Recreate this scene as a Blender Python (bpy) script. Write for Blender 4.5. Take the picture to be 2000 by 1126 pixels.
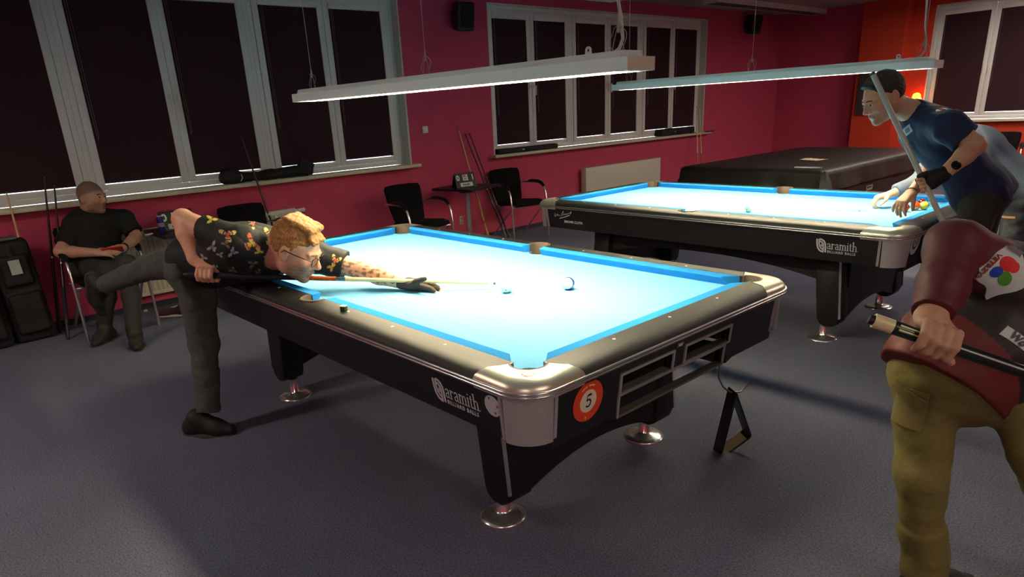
import bpy, bmesh, math, random
import numpy as np
from mathutils import Vector, Matrix, Euler
for o in list(bpy.data.objects): bpy.data.objects.remove(o)
scene = bpy.context.scene
COL = scene.collection
R = math.radians
PI = math.pi

# ------------------------------------------------------------------ camera
CAM_POS = np.array([2.69352, -2.00208, 1.54545])
YAW, PITCH, ROLL, FPX = 2.422833, -0.340051, -0.054412, 1318.12
CX, CY = 973.68, 679.67
def cam_axes(yaw, pitch, roll):
    f = np.array([math.cos(yaw)*math.cos(pitch), math.sin(yaw)*math.cos(pitch), math.sin(pitch)])
    r = np.array([math.sin(yaw), -math.cos(yaw), 0.0]); u = np.cross(r, f)
    c, s = math.cos(roll), math.sin(roll)
    return np.array([c*r+s*u, -s*r+c*u, f])
AX = cam_axes(YAW, PITCH, ROLL)
def at(x, y, X=None, Y=None, Z=None, D=None):
    """photo pixel -> point on a plane X=, Y=, Z= or at a view depth D"""
    d = np.array([(x-CX)/FPX, -(y-CY)/FPX, 1.0]) @ AX
    if X is not None: t = (X-CAM_POS[0])/d[0]
    elif Y is not None: t = (Y-CAM_POS[1])/d[1]
    elif Z is not None: t = (Z-CAM_POS[2])/d[2]
    else: t = D
    return CAM_POS + t*d
cd = bpy.data.cameras.new('camera'); cam = bpy.data.objects.new('camera', cd); COL.objects.link(cam)
m = Matrix(((AX[0][0], AX[1][0], -AX[2][0], CAM_POS[0]), (AX[0][1], AX[1][1], -AX[2][1], CAM_POS[1]),
            (AX[0][2], AX[1][2], -AX[2][2], CAM_POS[2]), (0, 0, 0, 1)))
cam.matrix_world = m
cd.sensor_fit = 'HORIZONTAL'; cd.sensor_width = 36.0; cd.lens = 36.0*FPX/2000.0
cd.shift_x = -(CX-1000)/2000.0; cd.shift_y = (CY-563)/2000.0
cd.clip_start = 0.02
scene.camera = cam

# ------------------------------------------------------------------ light and exposure
LAMP_L = 52.0          # radiance of the lamps over the tables
FILL_L = 15.0          # unseen ceiling luminaires added as fill for the hall
SKY = 2.2
w = bpy.data.worlds.new('daylight'); scene.world = w; w.use_nodes = True
w.node_tree.nodes['Background'].inputs[0].default_value = (0.86, 0.93, 1.0, 1)
w.node_tree.nodes['Background'].inputs[1].default_value = SKY
vs = scene.view_settings
vs.view_transform = 'Standard'; vs.look = 'None'; vs.gamma = 1.0; vs.use_curve_mapping = False
vs.exposure = 1.32

# ------------------------------------------------------------------ helpers
def lin(c):
    if isinstance(c, str):
        c = tuple(int(c[i:i+2], 16)/255 for i in (0, 2, 4))
    return tuple(x/12.92 if x <= .04045 else ((x+.055)/1.055)**2.4 for x in c)
MATS = {}
def mat(name, col=None, rough=.5, metal=0., spec=.5, noise=0., nscale=40., bump=0., bscale=200., emit=None, estr=0., vcol=None,
        trans=0., alpha=1., sheen=0., stretch=None, coat=0.):
    """principled material; noise = fine colour variation, bump = fine relief, both procedural"""
    if name in MATS: return MATS[name]
    mt = bpy.data.materials.new(name); mt.use_nodes = True; nt = mt.node_tree; b = nt.nodes['Principled BSDF']
    c = lin(col) if col is not None else (.5, .5, .5)
    b.inputs['Roughness'].default_value = rough; b.inputs['Metallic'].default_value = metal
    b.inputs['Specular IOR Level'].default_value = spec
    b.inputs['Transmission Weight'].default_value = trans
    b.inputs['Alpha'].default_value = alpha
    b.inputs['Sheen Weight'].default_value = sheen
    b.inputs['Coat Weight'].default_value = coat
    tc = nt.nodes.new('ShaderNodeTexCoord')
    src = tc.outputs['Object']
    if stretch:
        mp = nt.nodes.new('ShaderNodeMapping'); mp.inputs['Scale'].default_value = stretch
        nt.links.new(src, mp.inputs['Vector']); src = mp.outputs['Vector']
    base = None
    if vcol:
        at_ = nt.nodes.new('ShaderNodeVertexColor'); at_.layer_name = vcol; base = at_.outputs['Color']
    if noise:
        n = nt.nodes.new('ShaderNodeTexNoise'); n.inputs['Scale'].default_value = nscale; n.inputs['Detail'].default_value = 4
        nt.links.new(src, n.inputs['Vector'])
        mr = nt.nodes.new('ShaderNodeMapRange'); mr.inputs[1].default_value = .3; mr.inputs[2].default_value = .7
        mr.inputs[3].default_value = 1-noise; mr.inputs[4].default_value = 1+noise
        nt.links.new(n.outputs['Fac'], mr.inputs[0])
        mx = nt.nodes.new('ShaderNodeMix'); mx.data_type = 'RGBA'; mx.blend_type = 'MULTIPLY'; mx.inputs[0].default_value = 1
        if base: nt.links.new(base, mx.inputs[6])
        else: mx.inputs[6].default_value = (*c, 1)
        nt.links.new(mr.outputs[0], mx.inputs[7]); base = mx.outputs[2]
    if base: nt.links.new(base, b.inputs['Base Color'])
    else: b.inputs['Base Color'].default_value = (*c, 1)
    if bump:
        n2 = nt.nodes.new('ShaderNodeTexNoise'); n2.inputs['Scale'].default_value = bscale; n2.inputs['Detail'].default_value = 3
        nt.links.new(src, n2.inputs['Vector'])
        bp = nt.nodes.new('ShaderNodeBump'); bp.inputs['Strength'].default_value = bump; bp.inputs['Distance'].default_value = .004
        nt.links.new(n2.outputs['Fac'], bp.inputs['Height']); nt.links.new(bp.outputs[0], b.inputs['Normal'])
    if emit is not None:
        b.inputs['Emission Color'].default_value = (*lin(emit), 1); b.inputs['Emission Strength'].default_value = estr
    MATS[name] = mt
    return mt

def tag(o, label=None, cat=None, group=None, kind=None):
    if label: o['label'] = label
    if cat: o['category'] = cat
    if group: o['group'] = group
    if kind: o['kind'] = kind
    return o
def thing(name, label, cat, loc=(0, 0, 0), rz=0, group=None):
    o = bpy.data.objects.new(name, None); COL.objects.link(o); o.empty_display_size = .1
    o.location = loc; o.rotation_euler = (0, 0, rz)
    return tag(o, label, cat, group)
def copy_tree(o, parent=None):
    c = o.copy(); COL.objects.link(c); c.parent = parent
    for ch in o.children: copy_tree(ch, c)
    return c

class MB:
    """collects shapes, builds them as one mesh object"""
    def __init__(s): s.v = []; s.f = []
    def add(s, verts, faces):
        n = len(s.v); s.v += [tuple(map(float, p)) for p in verts]; s.f += [[i+n for i in f] for f in faces]; return s
    def box(s, c, d, M=None):
        x, y, z = d[0]/2, d[1]/2, d[2]/2
        vs_ = [Vector((a*x, b*y, e*z)) for a in (-1, 1) for b in (-1, 1) for e in (-1, 1)]
        if M is not None: vs_ = [M @ p for p in vs_]
        vs_ = [p+Vector(c) for p in vs_]
        return s.add(vs_, [(0, 1, 3, 2), (4, 6, 7, 5), (0, 4, 5, 1), (2, 3, 7, 6), (0, 2, 6, 4), (1, 5, 7, 3)])
    def span(s, a, b):
        return s.box([(a[i]+b[i])/2 for i in range(3)], [abs(b[i]-a[i]) for i in range(3)])
    def prism(s, poly, lo, hi, axis='z'):
        n = len(poly); mp = {'z': lambda p, h: (p[0], p[1], h), 'y': lambda p, h: (p[0], h, p[1]), 'x': lambda p, h: (h, p[0], p[1])}[axis]
        vs_ = [mp(p, lo) for p in poly]+[mp(p, hi) for p in poly]
        return s.add(vs_, [list(range(n))[::-1], list(range(n, 2*n))]+[(i, (i+1) % n, n+(i+1) % n, n+i) for i in range(n)])
    def rings(s, rings, closed=True, cap=True, loop=False):
        n = len(rings[0]); vs_ = [p for r in rings for p in r]; fs = []
        m_ = len(rings)
        for j in range(m_ if loop else m_-1):
            k = (j+1) % m_
            for i in range(n if closed else n-1):
                fs.append((j*n+i, j*n+(i+1) % n, k*n+(i+1) % n, k*n+i))
        if cap and not loop:
            fs.append(list(range(n))[::-1]); fs.append([(m_-1)*n+i for i in range(n)])
        return s.add(vs_, fs)
    def tube(s, pts, r, n=10, loop=False, cap=True, flat=None):
        P = [Vector(p) for p in pts]; m_ = len(P); rs = r if isinstance(r, (list, tuple)) else [r]*m_
        T = []
        for i in range(m_):
            a = P[i-1] if (i > 0 or loop) else P[i]; b = P[(i+1) % m_] if (i < m_-1 or loop) else P[i]
            T.append((b-a).normalized())
        up = Vector((0, 0, 1)) if abs(T[0].z) < .9 else Vector((1, 0, 0))
        u = T[0].cross(up).normalized(); rings = []
        for i in range(m_):
            u = (u-T[i]*u.dot(T[i])).normalized(); v = T[i].cross(u)
            fx, fy = flat or (1, 1)
            rings.append([P[i]+(u*math.cos(2*PI*k/n)*fx+v*math.sin(2*PI*k/n)*fy)*rs[i] for k in range(n)])
        return s.rings(rings, True, cap, loop)
    def lathe(s, prof, n=24, c=(0, 0, 0), axis=None):
        rings = []
        q = Vector((0, 0, 1)).rotation_difference(Vector(axis).normalized()) if axis is not None else None
        for r, z in prof:
            ring = [Vector((r*math.cos(2*PI*k/n), r*math.sin(2*PI*k/n), z)) for k in range(n)]
            if q: ring = [q @ p for p in ring]
            rings.append([p+Vector(c) for p in ring])
        return s.rings(rings)
    def build(s, name, material, parent=None, bevel=0., seg=2, smooth=None, world=None, loc=None, rot=None, weld=False):
        me = bpy.data.meshes.new(name)
        vs_ = s.v
        if world is not None: vs_ = [(p[0]-world[0], p[1]-world[1], p[2]-world[2]) for p in vs_]
        me.from_pydata(vs_, [], s.f)
        bm = bmesh.new(); bm.from_mesh(me)
        if weld: bmesh.ops.remove_doubles(bm, verts=bm.verts, dist=1e-5)
        bmesh.ops.recalc_face_normals(bm, faces=bm.faces)
        if bevel:
            es = [e for e in bm.edges if len(e.link_faces) == 2 and e.calc_face_angle(0) > .5]
            bmesh.ops.bevel(bm, geom=es, offset=bevel, segments=seg, affect='EDGES', profile=.5, clamp_overlap=True)
        bm.to_mesh(me); bm.free()
        if smooth is None: smooth = 35
        if smooth: smooth_mesh(me, smooth)
        o = bpy.data.objects.new(name, me); COL.objects.link(o)
        me.materials.append(material)
        if parent: o.parent = parent
        if loc is not None: o.location = loc
        if rot is not None: o.rotation_euler = rot
        return o
def smooth_mesh(me, angle=35):
    me.polygons.foreach_set('use_smooth', [True]*len(me.polygons))
    me.set_sharp_from_angle(angle=R(angle))
def inst(src, name=None, parent=None, loc=None, rot=None):
    o = src.copy(); COL.objects.link(o)
    if name: o.name = name
    o.parent = parent
    if loc is not None: o.location = loc
    if rot is not None: o.rotation_euler = rot
    return o
def text_mesh(body, size, name, material, parent, M, depth=.0006, bold=0., spacing=1., shear=0., align='LEFT', sx=1.):
    """flat lettering; M maps text x,y (z out of the surface) to parent space"""
    cu = bpy.data.curves.new(name, 'FONT'); cu.body = body; cu.size = size; cu.extrude = depth; cu.offset = bold
    cu.space_character = spacing; cu.shear = shear; cu.align_x = align; cu.resolution_u = 3
    to = bpy.data.objects.new('tmp', cu); COL.objects.link(to)
    dg = bpy.context.evaluated_depsgraph_get()
    me = bpy.data.meshes.new_from_object(to.evaluated_get(dg)); bpy.data.objects.remove(to); bpy.data.curves.remove(cu)
    me.transform(Matrix.Diagonal((sx, 1, 1, 1))); me.transform(M)
    me.name = name; me.materials.clear(); me.materials.append(material)
    o = bpy.data.objects.new(name, me); COL.objects.link(o); o.parent = parent
    return o
def frame(origin, xdir, ydir):
    x = Vector(xdir).normalized(); y = Vector(ydir).normalized(); z = x.cross(y)
    return Matrix(((x.x, y.x, z.x, origin[0]), (x.y, y.y, z.y, origin[1]), (x.z, y.z, z.z, origin[2]), (0, 0, 0, 1)))
def strokes(lines, width, name, material, parent, M, depth=.0006):
    """flat pen strokes: lines = list of (points, width factor)"""
    mb = MB()
    for item in lines:
        pts, wf = item if isinstance(item[0], (list, tuple)) and isinstance(item[1], (int, float)) else (item, 1.)
        hw = width*wf/2; P = [Vector((p[0], p[1], 0)) for p in pts]; n = len(P); L = []; Rr = []
        for i in range(n):
            a = P[max(i-1, 0)]; b = P[min(i+1, n-1)]; t = (b-a).normalized(); nn = Vector((-t.y, t.x, 0))
            L.append(P[i]+nn*hw); Rr.append(P[i]-nn*hw)
        vs_ = [p for i in range(n) for p in (L[i], Rr[i])]+[p+Vector((0, 0, depth)) for i in range(n) for p in (L[i], Rr[i])]
        m_ = 2*n; fs = []
        for i in range(n-1):
            a = 2*i; fs += [(a, a+2, a+3, a+1), (m_+a, m_+a+1, m_+a+3, m_+a+2), (a, m_+a, m_+a+2, a+2), (a+1, a+3, m_+a+3, m_+a+1)]
        fs += [(0, 1, m_+1, m_), (m_-2, 2*m_-2, 2*m_-1, m_-1)]
        mb.add([M @ v for v in vs_], fs)
    return mb.build(name, material, parent, smooth=0)
def arc(cx, cy, r, a0, a1, n=10, ry=None):
    ry = ry or r
    return [(cx+r*math.cos(R(a0+(a1-a0)*i/n)), cy+ry*math.sin(R(a0+(a1-a0)*i/n))) for i in range(n+1)]
# ------------------------------------------------------------------ implicit surfaces (smoothly blended solids -> one skin)
def nv(a): a = np.asarray(a, float); return a/np.linalg.norm(a)
class SDF:
    def __init__(s): s.p = []
    def cap(s, a, b, ra, rb, k=.02, flat=None, op='u'):
        """tapered capsule a->b; flat=(dir, factor) squashes it along dir (factor<1 = thinner)"""
        s.p.append(('cap', np.asarray(a, float), np.asarray(b, float), ra, rb, k, flat, op)); return s
    def cone(s, a, b, ra, rb, k=.01, flat=None, op='u'):
        s.p.append(('cone', np.asarray(a, float), np.asarray(b, float), ra, rb, k, flat, op)); return s
    def ell(s, c, r, M=None, k=.02, op='u'):
        """ellipsoid; M rows = local axes"""
        s.p.append(('ell', np.asarray(c, float), np.asarray(r, float), np.eye(3) if M is None else np.asarray(M, float), 0, k, None, op)); return s
    def rbox(s, c, h, rad, M=None, k=.01, op='u'):
        s.p.append(('rbox', np.asarray(c, float), np.asarray(h, float), np.eye(3) if M is None else np.asarray(M, float), rad, k, None, op)); return s
    def plane(s, p, n, k=.004):
        """keep the side opposite to n"""
        s.p.append(('plane', np.asarray(p, float), nv(n), 0, 0, k, None, 'i')); return s
    def chain(s, pts, rs, k=.02, flat=None):
        for i in range(len(pts)-1): s.cap(pts[i], pts[i+1], rs[i], rs[i+1], k, flat)
        return s
    def bounds(s):
        lo = np.full(3, 9e9); hi = -lo
        for q in s.p:
            if q[7] != 'u': continue
            if q[0] in ('cap', 'cone'):
                r = max(q[3], q[4]); f = max(1., q[6][1]) if q[6] is not None else 1.
                r *= f; lo = np.minimum(lo, np.minimum(q[1], q[2])-r); hi = np.maximum(hi, np.maximum(q[1], q[2])+r)
            else:
                r = np.linalg.norm(q[2])+q[4] if q[0] == 'rbox' else max(q[2]); lo = np.minimum(lo, q[1]-r); hi = np.maximum(hi, q[1]+r)
        return lo-.03, hi+.03
    def mesh(s, h):
        lo, hi = s.bounds(); n = np.ceil((hi-lo)/h).astype(int)+1
        D = np.full(n, .5, np.float32)
        ax = [lo[i]+h*np.arange(n[i]) for i in range(3)]
        for q in s.p:
            kind, k, op = q[0], q[5], q[7]
            if kind == 'plane': sl = [slice(0, n[i]) for i in range(3)]
            else:
                if kind in ('cap', 'cone'):
                    f = max(1., q[6][1]) if q[6] is not None else 1.
                    r = max(q[3], q[4])*f+k*1.5+2*h; a = np.minimum(q[1], q[2])-r; b = np.maximum(q[1], q[2])+r
                else:
                    r = (np.linalg.norm(q[2])+q[4] if kind == 'rbox' else max(q[2]))+k*1.5+2*h; a = q[1]-r; b = q[1]+r
                i0 = np.clip(np.floor((a-lo)/h).astype(int), 0, n); i1 = np.clip(np.ceil((b-lo)/h).astype(int)+1, 0, n)
                if (i1 <= i0).any(): continue
                sl = [slice(i0[i], i1[i]) for i in range(3)]
            X = ax[0][sl[0]][:, None, None].astype(np.float32); Y = ax[1][sl[1]][None, :, None].astype(np.float32); Z = ax[2][sl[2]][None, None, :].astype(np.float32)
            if kind in ('cap', 'cone'):
                A, B = q[1], q[2]; ba = B-A; L2 = float(ba@ba)+1e-12; L = math.sqrt(L2)
                px, py, pz = X-np.float32(A[0]), Y-np.float32(A[1]), Z-np.float32(A[2])
                t0 = (px*np.float32(ba[0])+py*np.float32(ba[1])+pz*np.float32(ba[2]))/np.float32(L2)
                t = np.clip(t0, 0, 1)
                qx, qy, qz = px-t*np.float32(ba[0]), py-t*np.float32(ba[1]), pz-t*np.float32(ba[2])
                sc = 1.
                if q[6] is not None:
                    f = nv(q[6][0]); fac = q[6][1]; w_ = qx*np.float32(f[0])+qy*np.float32(f[1])+qz*np.float32(f[2]); e = np.float32(1/fac-1)
                    qx = qx+w_*e*np.float32(f[0]); qy = qy+w_*e*np.float32(f[1]); qz = qz+w_*e*np.float32(f[2]); sc = min(1., fac)
                if kind == 'cap': d = (np.sqrt(qx*qx+qy*qy+qz*qz)-(q[3]+(q[4]-q[3])*t))*np.float32(sc)
                else:
                    d = (np.sqrt(qx*qx+qy*qy+qz*qz)-(q[3]+(q[4]-q[3])*t))*np.float32(sc)
                    d = np.maximum(d, np.maximum(-t0, t0-1)*np.float32(L))
            elif kind == 'ell':
                C_, rr, M_ = q[1], q[2], q[3]; px, py, pz = X-np.float32(C_[0]), Y-np.float32(C_[1]), Z-np.float32(C_[2]); s2 = 0.; g2 = 0.
                for i in range(3):
                    u = px*np.float32(M_[i][0])+py*np.float32(M_[i][1])+pz*np.float32(M_[i][2])
                    s2 = s2+(u/np.float32(rr[i]))**2; g2 = g2+(u/np.float32(rr[i]**2))**2
                k0 = np.sqrt(s2); d = k0*(k0-1)/np.sqrt(g2+1e-12)
            elif kind == 'rbox':
                C_, hh, M_, rad = q[1], q[2], q[3], q[4]; px, py, pz = X-np.float32(C_[0]), Y-np.float32(C_[1]), Z-np.float32(C_[2]); o2 = 0.; ins = None
                for i in range(3):
                    u = np.abs(px*np.float32(M_[i][0])+py*np.float32(M_[i][1])+pz*np.float32(M_[i][2]))-np.float32(hh[i])
                    o2 = o2+np.maximum(u, 0)**2; ins = u if ins is None else np.maximum(ins, u)
                d = np.sqrt(o2)+np.minimum(ins, 0)-np.float32(rad)
            else:
                d = (X-np.float32(q[1][0]))*np.float32(q[2][0])+(Y-np.float32(q[1][1]))*np.float32(q[2][1])+(Z-np.float32(q[1][2]))*np.float32(q[2][2])
            cur = D[tuple(sl)]; k = np.float32(max(k, 1e-5))
            if op == 'u': hmm = np.maximum(k-np.abs(cur-d), 0)/k; new = np.minimum(cur, d)-hmm*hmm*k*np.float32(.25)
            else:
                if op == 's': d = -d
                hmm = np.maximum(k-np.abs(cur-d), 0)/k; new = np.maximum(cur, d)+hmm*hmm*k*np.float32(.25)
            D[tuple(sl)] = new
        return surface_nets(D, lo, h)
def surface_nets(D, lo, h):
    I = D < 0
    cnt = np.zeros([d-1 for d in D.shape], np.uint8)
    for a in (0, 1):
        for b in (0, 1):
            for c in (0, 1): cnt += I[a:D.shape[0]-1+a, b:D.shape[1]-1+b, c:D.shape[2]-1+c]
    ii, jj, kk = np.nonzero((cnt > 0) & (cnt < 8)); nvt = len(ii)
    cs = cnt.shape; key = (ii.astype(np.int64)*cs[1]+jj)*cs[2]+kk
    P = np.zeros((nvt, 3)); N = np.zeros(nvt)
    corners = [(a, b, c) for a in (0, 1) for b in (0, 1) for c in (0, 1)]
    V = {c: D[ii+c[0], jj+c[1], kk+c[2]].astype(float) for c in corners}
    for c in corners:
        for ax in range(3):
            if c[ax]: continue
            e = list(c); e[ax] = 1; e = tuple(e); a, b = V[c], V[e]; m_ = (a < 0) != (b < 0)
            t = np.where(m_, a/np.where(m_, a-b, 1), 0)
            for i in range(3): P[:, i] += np.where(m_, c[i]+(t if i == ax else 0), 0)
            N += m_
    P /= N[:, None]; P += np.stack([ii, jj, kk], 1); P = P*h+lo
    F = []
    for ax in range(3):
        a = [slice(None)]*3; b = [slice(None)]*3; a[ax] = slice(0, -1); b[ax] = slice(1, None)
        x = I[tuple(a)]; y = I[tuple(b)]; e = np.array(np.nonzero(x != y)); s_ = x[tuple(e)]
        o1, o2 = [(1, 2), (2, 0), (0, 1)][ax]
        ok = (e[o1] > 0) & (e[o2] > 0) & (e[o1] < cs[o1]) & (e[o2] < cs[o2]); e = e[:, ok]; s_ = s_[ok]
        q = []
        for d1, d2 in ((0, 0), (1, 0), (1, 1), (0, 1)):
            c = e.copy(); c[o1] -= d1; c[o2] -= d2
            q.append(np.searchsorted(key, (c[0].astype(np.int64)*cs[1]+c[1])*cs[2]+c[2]))
        q = np.stack(q, 1); q[~s_] = q[~s_][:, ::-1]; F.append(q)
    F = np.concatenate(F)[:, ::-1]
    return P, F
def vnormals(P, F):
    n = np.cross(P[F[:, 2]]-P[F[:, 0]], P[F[:, 3]]-P[F[:, 1]]); N = np.zeros_like(P)
    for i in range(4): np.add.at(N, F[:, i], n)
    return N/(np.linalg.norm(N, axis=1)[:, None]+1e-9)
def relax(P, F, it=1, lam=.5):
    for _ in range(it):
        S = np.zeros_like(P); C_ = np.zeros(len(P))
        for i in range(4):
            for j in (1, 3): np.add.at(S, F[:, i], P[F[:, (i+j) % 4]]); np.add.at(C_, F[:, i], 1)
        P = P+(S/np.maximum(C_, 1)[:, None]-P)*lam
    return P
def pmesh(name, P, F, material, parent, world=None, col=None):
    if world is not None: P = P-np.asarray(world)
    me = bpy.data.meshes.new(name); me.vertices.add(len(P)); me.vertices.foreach_set('co', P.astype(np.float32).ravel())
    me.loops.add(F.size); me.loops.foreach_set('vertex_index', F.astype(np.int32).ravel())
    me.polygons.add(len(F)); me.polygons.foreach_set('loop_start', np.arange(0, F.size, 4, dtype=np.int32))
    me.polygons.foreach_set('use_smooth', np.ones(len(F), bool))
    me.update(calc_edges=True); me.validate()
    if col is not None:
        ca = me.color_attributes.new('Col', 'FLOAT_COLOR', 'POINT'); ca.data.foreach_set('color', np.concatenate([col, np.ones((len(col), 1))], 1).astype(np.float32).ravel())
    o = bpy.data.objects.new(name, me); COL.objects.link(o); me.materials.append(material); o.parent = parent
    return o
def wav(P, scale, seed=0):
    """cheap smooth pseudo-noise in -1..1"""
    r = np.random.RandomState(seed); s = np.zeros(len(P))
    for i in range(6):
        d = r.normal(size=3); d /= np.linalg.norm(d); s += np.sin(P@d*scale*(.6+.25*i)+r.uniform(0, 6.28))
    return s/4.
def sdf_obj(name, S, h, material, parent, world=None, wr=0., wscale=60., seed=1, it=1, colf=None, wf=None):
    P, F = S.mesh(h); P = relax(P, F, it)
    if wr:
        N = vnormals(P, F); a = (.7*wav(P, wscale, seed)+.7*(.5-np.abs(wav(P, wscale*.8, seed+7)))+.35*(.5-np.abs(wav(P, wscale*1.9, seed+13))))*wr
        if wf is not None: a = a*wf(P)
        P = P+N*a[:, None]
    return pmesh(name, P, F, material, parent, world, colf(P) if colf else None)
# ------------------------------------------------------------------ materials
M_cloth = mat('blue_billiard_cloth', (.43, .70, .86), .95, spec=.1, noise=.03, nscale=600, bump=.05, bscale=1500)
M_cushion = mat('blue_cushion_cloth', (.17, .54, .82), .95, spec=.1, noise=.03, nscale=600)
M_rail = mat('black_textured_laminate', (.13, .125, .115), .42, spec=.5, noise=.25, nscale=500, bump=.25, bscale=900)
M_apron = mat('black_board', (.075, .072, .085), .45, noise=.12, nscale=300)
M_chrome = mat('polished_chrome', (.88, .87, .86), .22, .9)
M_satin = mat('satin_aluminium', (.74, .73, .72), .38, .55, noise=.05, nscale=80)
M_casting = mat('polished_casting', (.88, .85, .77), .34, .8)
M_liner = mat('brown_pocket_leather', (.36, .31, .25), .6, noise=.15, nscale=120)
M_black = mat('black_plastic', (.03, .03, .032), .5)
M_white = mat('white_print', (.80, .81, .82), .6)
M_sight = mat('white_sight', (.92, .92, .88), .3)
M_wall = mat('raspberry_wall_paint', (.76, .29, .40), .85, spec=.2, noise=.05, nscale=6, bump=.12, bscale=120)
M_orange = mat('orange_red_wall_paint', (.78, .26, .17), .85, spec=.2, noise=.05, nscale=6, bump=.12, bscale=120)
M_carpet = None
M_frame = mat('white_window_plastic', (.86, .86, .84), .35)
M_sill = mat('cream_stone_sill', (.80, .77, .66), .5, noise=.08, nscale=30)
M_blind = mat('dark_burgundy_blind_fabric', (.23, .15, .17), .9, spec=.1, noise=.12, nscale=250, stretch=(1, 1, 3))
M_rad = mat('white_radiator_enamel', (.84, .82, .75), .4)
M_lampbody = mat('white_lamp_enamel', (.85, .85, .83), .45)
M_glow = mat('lit_lamp_diffuser', (.9, .9, .85), .5, emit=(1., .93, .775), estr=LAMP_L)
M_fillglow = mat('added_fill_diffuser', (.9, .9, .85), .5, emit=(1., .93, .86), estr=FILL_L)
M_cable = mat('grey_wire', (.62, .60, .58), .4)
M_cord = mat('white_cord', (.78, .76, .70), .5)
M_fabric = mat('black_chair_fabric', (.045, .042, .045), .9, spec=.2, noise=.25, nscale=300, bump=.2, bscale=600)
M_bag = mat('black_nylon_bag', (.05, .05, .055), .7, noise=.3, nscale=60, bump=.3, bscale=90)
M_tabletop = mat('black_table_laminate', (.06, .055, .07), .4)
M_cover = mat('black_vinyl_cover', (.065, .058, .055), .5, noise=.3, nscale=8, bump=.35, bscale=14)
def carpet():
    mt = bpy.data.materials.new('blue_grey_carpet'); mt.use_nodes = True; nt = mt.node_tree; b = nt.nodes['Principled BSDF']
    b.inputs['Roughness'].default_value = .97; b.inputs['Specular IOR Level'].default_value = .12
    tc = nt.nodes.new('ShaderNodeTexCoord')
    n = nt.nodes.new('ShaderNodeTexNoise'); n.inputs['Scale'].default_value = 130; n.inputs['Detail'].default_value = 6; n.inputs['Roughness'].default_value = .75
    n2 = nt.nodes.new('ShaderNodeTexNoise'); n2.inputs['Scale'].default_value = 1.3; n2.inputs['Detail'].default_value = 4
    nt.links.new(tc.outputs['Object'], n.inputs['Vector']); nt.links.new(tc.outputs['Object'], n2.inputs['Vector'])
    rp = nt.nodes.new('ShaderNodeValToRGB'); rp.color_ramp.elements[0].position = .34; rp.color_ramp.elements[1].position = .68
    rp.color_ramp.elements[0].color = (*lin((.25, .258, .325)), 1); rp.color_ramp.elements[1].color = (*lin((.49, .49, .565)), 1)
    nt.links.new(n.outputs['Fac'], rp.inputs['Fac'])
    mr = nt.nodes.new('ShaderNodeMapRange'); mr.inputs[1].default_value = .3; mr.inputs[2].default_value = .7; mr.inputs[3].default_value = .9; mr.inputs[4].default_value = 1.08
    nt.links.new(n2.outputs['Fac'], mr.inputs[0])
    mx = nt.nodes.new('ShaderNodeMix'); mx.data_type = 'RGBA'; mx.blend_type = 'MULTIPLY'; mx.inputs[0].default_value = 1
    nt.links.new(rp.outputs[0], mx.inputs[6]); nt.links.new(mr.outputs[0], mx.inputs[7]); nt.links.new(mx.outputs[2], b.inputs['Base Color'])
    bp = nt.nodes.new('ShaderNodeBump'); bp.inputs['Strength'].default_value = .5; bp.inputs['Distance'].default_value = .006
    nt.links.new(n.outputs['Fac'], bp.inputs['Height']); nt.links.new(bp.outputs[0], b.inputs['Normal'])
    return mt
M_carpet = carpet()

# ------------------------------------------------------------------ the room
WX, WY = -3.89, 11.10          # window wall, far wall
X1, Y0 = 6.6, -6.0             # walls behind the camera
ZC = 2.90
WT = .30                        # wall thickness
def struct(name, mb, m_, **k):
    o = mb.build(name, m_, **k); o['kind'] = 'structure'; return o
struct('floor', MB().span((WX-WT, Y0-WT, -.12), (X1+WT, WY+WT, 0)), M_carpet, smooth=0)
struct('ceiling', MB().span((WX-WT, Y0-WT, ZC), (X1+WT, WY+WT, ZC+.12)), mat('ceiling_board', (.62, .60, .58), .9), smooth=0)
# window wall with two long openings
OPEN = [(-2.23, 2.60), (3.86, 8.62)]; OZ0, OZ1 = .975, 2.73
mb = MB(); mb.span((WX-WT, Y0-WT, 0), (WX, WY+WT, OZ0)); mb.span((WX-WT, Y0-WT, OZ1), (WX, WY+WT, ZC))
ys = [Y0-WT, OPEN[0][0], OPEN[0][1], OPEN[1][0], OPEN[1][1], WY+WT]
for i in (0, 2, 4): mb.span((WX-WT, ys[i], OZ0), (WX, ys[i+1], OZ1))
struct('wall_left', mb, M_wall, smooth=0)
FO = (-1.37, 1.9)
mb = MB(); mb.span((WX-WT, WY, 0), (-2.0, WY+WT, ZC))
struct('wall_far', mb, M_wall, smooth=0)
mb = MB(); mb.span((-2.0, WY, 0), (FO[0], WY+WT, ZC)); mb.span((FO[0], WY, 0), (FO[1], WY+WT, OZ0)); mb.span((FO[0], WY, OZ1), (FO[1], WY+WT, ZC)); mb.span((FO[1], WY, 0), (X1+WT, WY+WT, ZC))
struct('wall_far_right', mb, M_orange, smooth=0)
struct('trim_1', MB().span((-2.36, WY-.27, 0), (-1.70, WY, ZC)), M_orange, smooth=0)
struct('wall_right', MB().span((X1, Y0-WT, 0), (X1+WT, WY+WT, ZC)), M_wall, smooth=0)
struct('wall_back', MB().span((WX-WT, Y0-WT, 0), (X1+WT, Y0, ZC)), M_wall, smooth=0)
# dropped soffit over the tables
struct('trim_2', MB().span((-2.75, -5.9, 2.62), (5.6, 4.75, ZC)), mat('soffit_paint', (.80, .80, .78), .8), smooth=0)
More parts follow.
